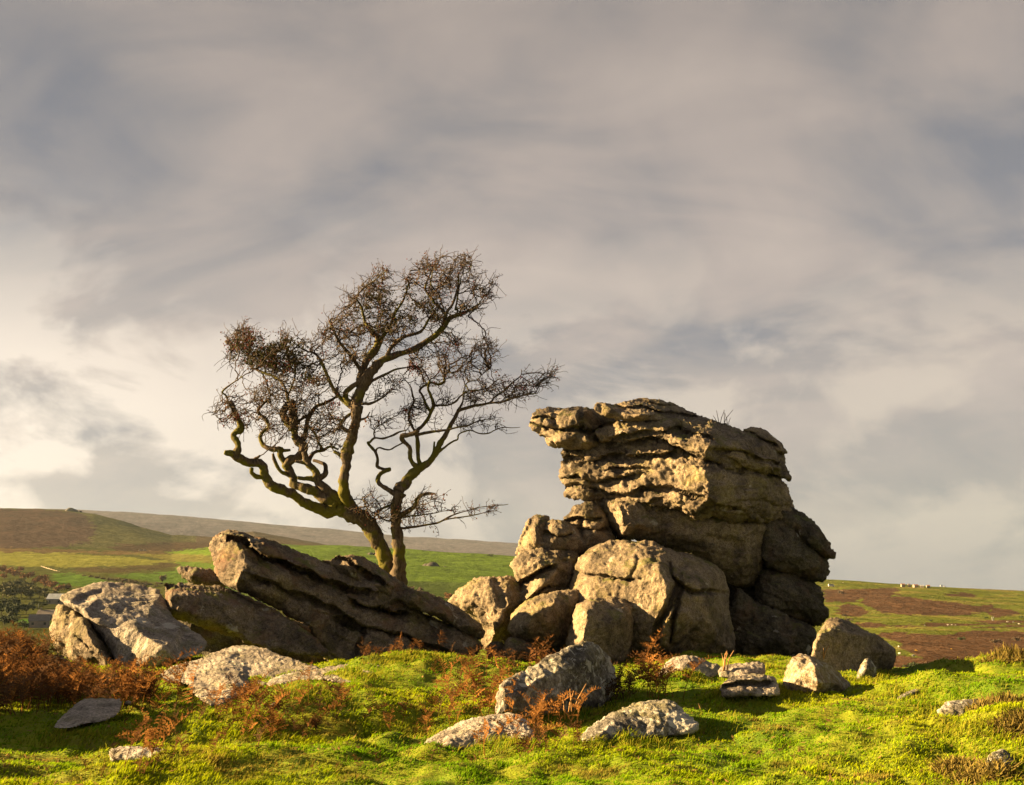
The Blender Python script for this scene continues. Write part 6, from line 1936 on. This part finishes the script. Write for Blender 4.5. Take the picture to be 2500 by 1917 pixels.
for a in ((2445, 1725, .38, 'brown heather clump on the right bank above the sunk stone'), (2490, 1770, .30, 'brown heather tuft at the right edge of the bank'), (2400, 1900, .30, 'brown heather tuft in the bottom right corner'), (2330, 1880, .22, 'small dark heather tuft left of the corner stone'),
          (2470, 1612, .55, 'dry heather on top of the far right mound'), (2345, 1605, .45, 'straw-coloured tussock on the far right mound'), (20, 1585, .50, 'dry tussock on the mound at the left edge')):
    heather(*a)

# withered leaf and straw scraps lying in the grass
def litter():
    rng = np.random.default_rng(77)
    n = 2600
    Y = np.exp(rng.uniform(np.log(7.6), np.log(17), n))
    x = rng.uniform(-.52, .52, n) * Y
    keep = fbm2(x, Y, .8, 3, 4.4) > .0
    x, Y = x[keep], Y[keep]
    n = len(x)
    c = np.stack([x, Y, ground_q(x, Y) + rng.uniform(.008, .03, n)], 1)
    u = rng.normal(0, 1, (n, 3)) * np.array([1, 1, .35])
    u /= np.linalg.norm(u, axis=1)[:, None]
    w = np.cross(u, rng.normal(0, .4, (n, 3)) + np.array([0, 0, 1]))
    w /= np.linalg.norm(w, axis=1)[:, None]
    L = rng.uniform(.012, .05, n)[:, None]
    W = rng.uniform(.004, .016, n)[:, None]
    V = np.stack([c - u * L, c + w * W, c + u * L + np.array([0, 0, .01]), c - w * W], 1).reshape(-1, 3)
    me = mesh_from('leaf_litter', V, quads=np.arange(len(V)).reshape(-1, 4), smooth=False)
    f = rng.random(n)[:, None]
    col = np.array([.30, .19, .08]) * f + np.array([.10, .055, .025]) * (1 - f)
    set_attr(me, 'tint', np.repeat(col, 4, 0))
    tag(link('leaf_litter', me, M_GRASS), 'straw and withered leaf scraps scattered in the turf', 'litter', kind='stuff')


litter()

# ------------------------------------------------------------------ haze
def build_haze():
    me = box_mesh('haze', [(-9000, 9000, -400, 6200, -75, 430)])
    m = bpy.data.materials.new('haze')
    m.use_nodes = True
    nt = m.node_tree
    nt.nodes.clear()
    out = nd(nt, 'ShaderNodeOutputMaterial')
    v = nd(nt, 'ShaderNodeVolumePrincipled')
    v.inputs['Color'].default_value = (0.62, 0.82, 1.0, 1)
    v.inputs['Density'].default_value = 0.00002
    v.inputs['Anisotropy'].default_value = 0.0
    nt.links.new(v.outputs[0], out.inputs['Volume'])
    o = link('haze', me, m)
    tag(o, 'thin evening haze over the valley and the moor', 'haze', kind='stuff')


build_haze()
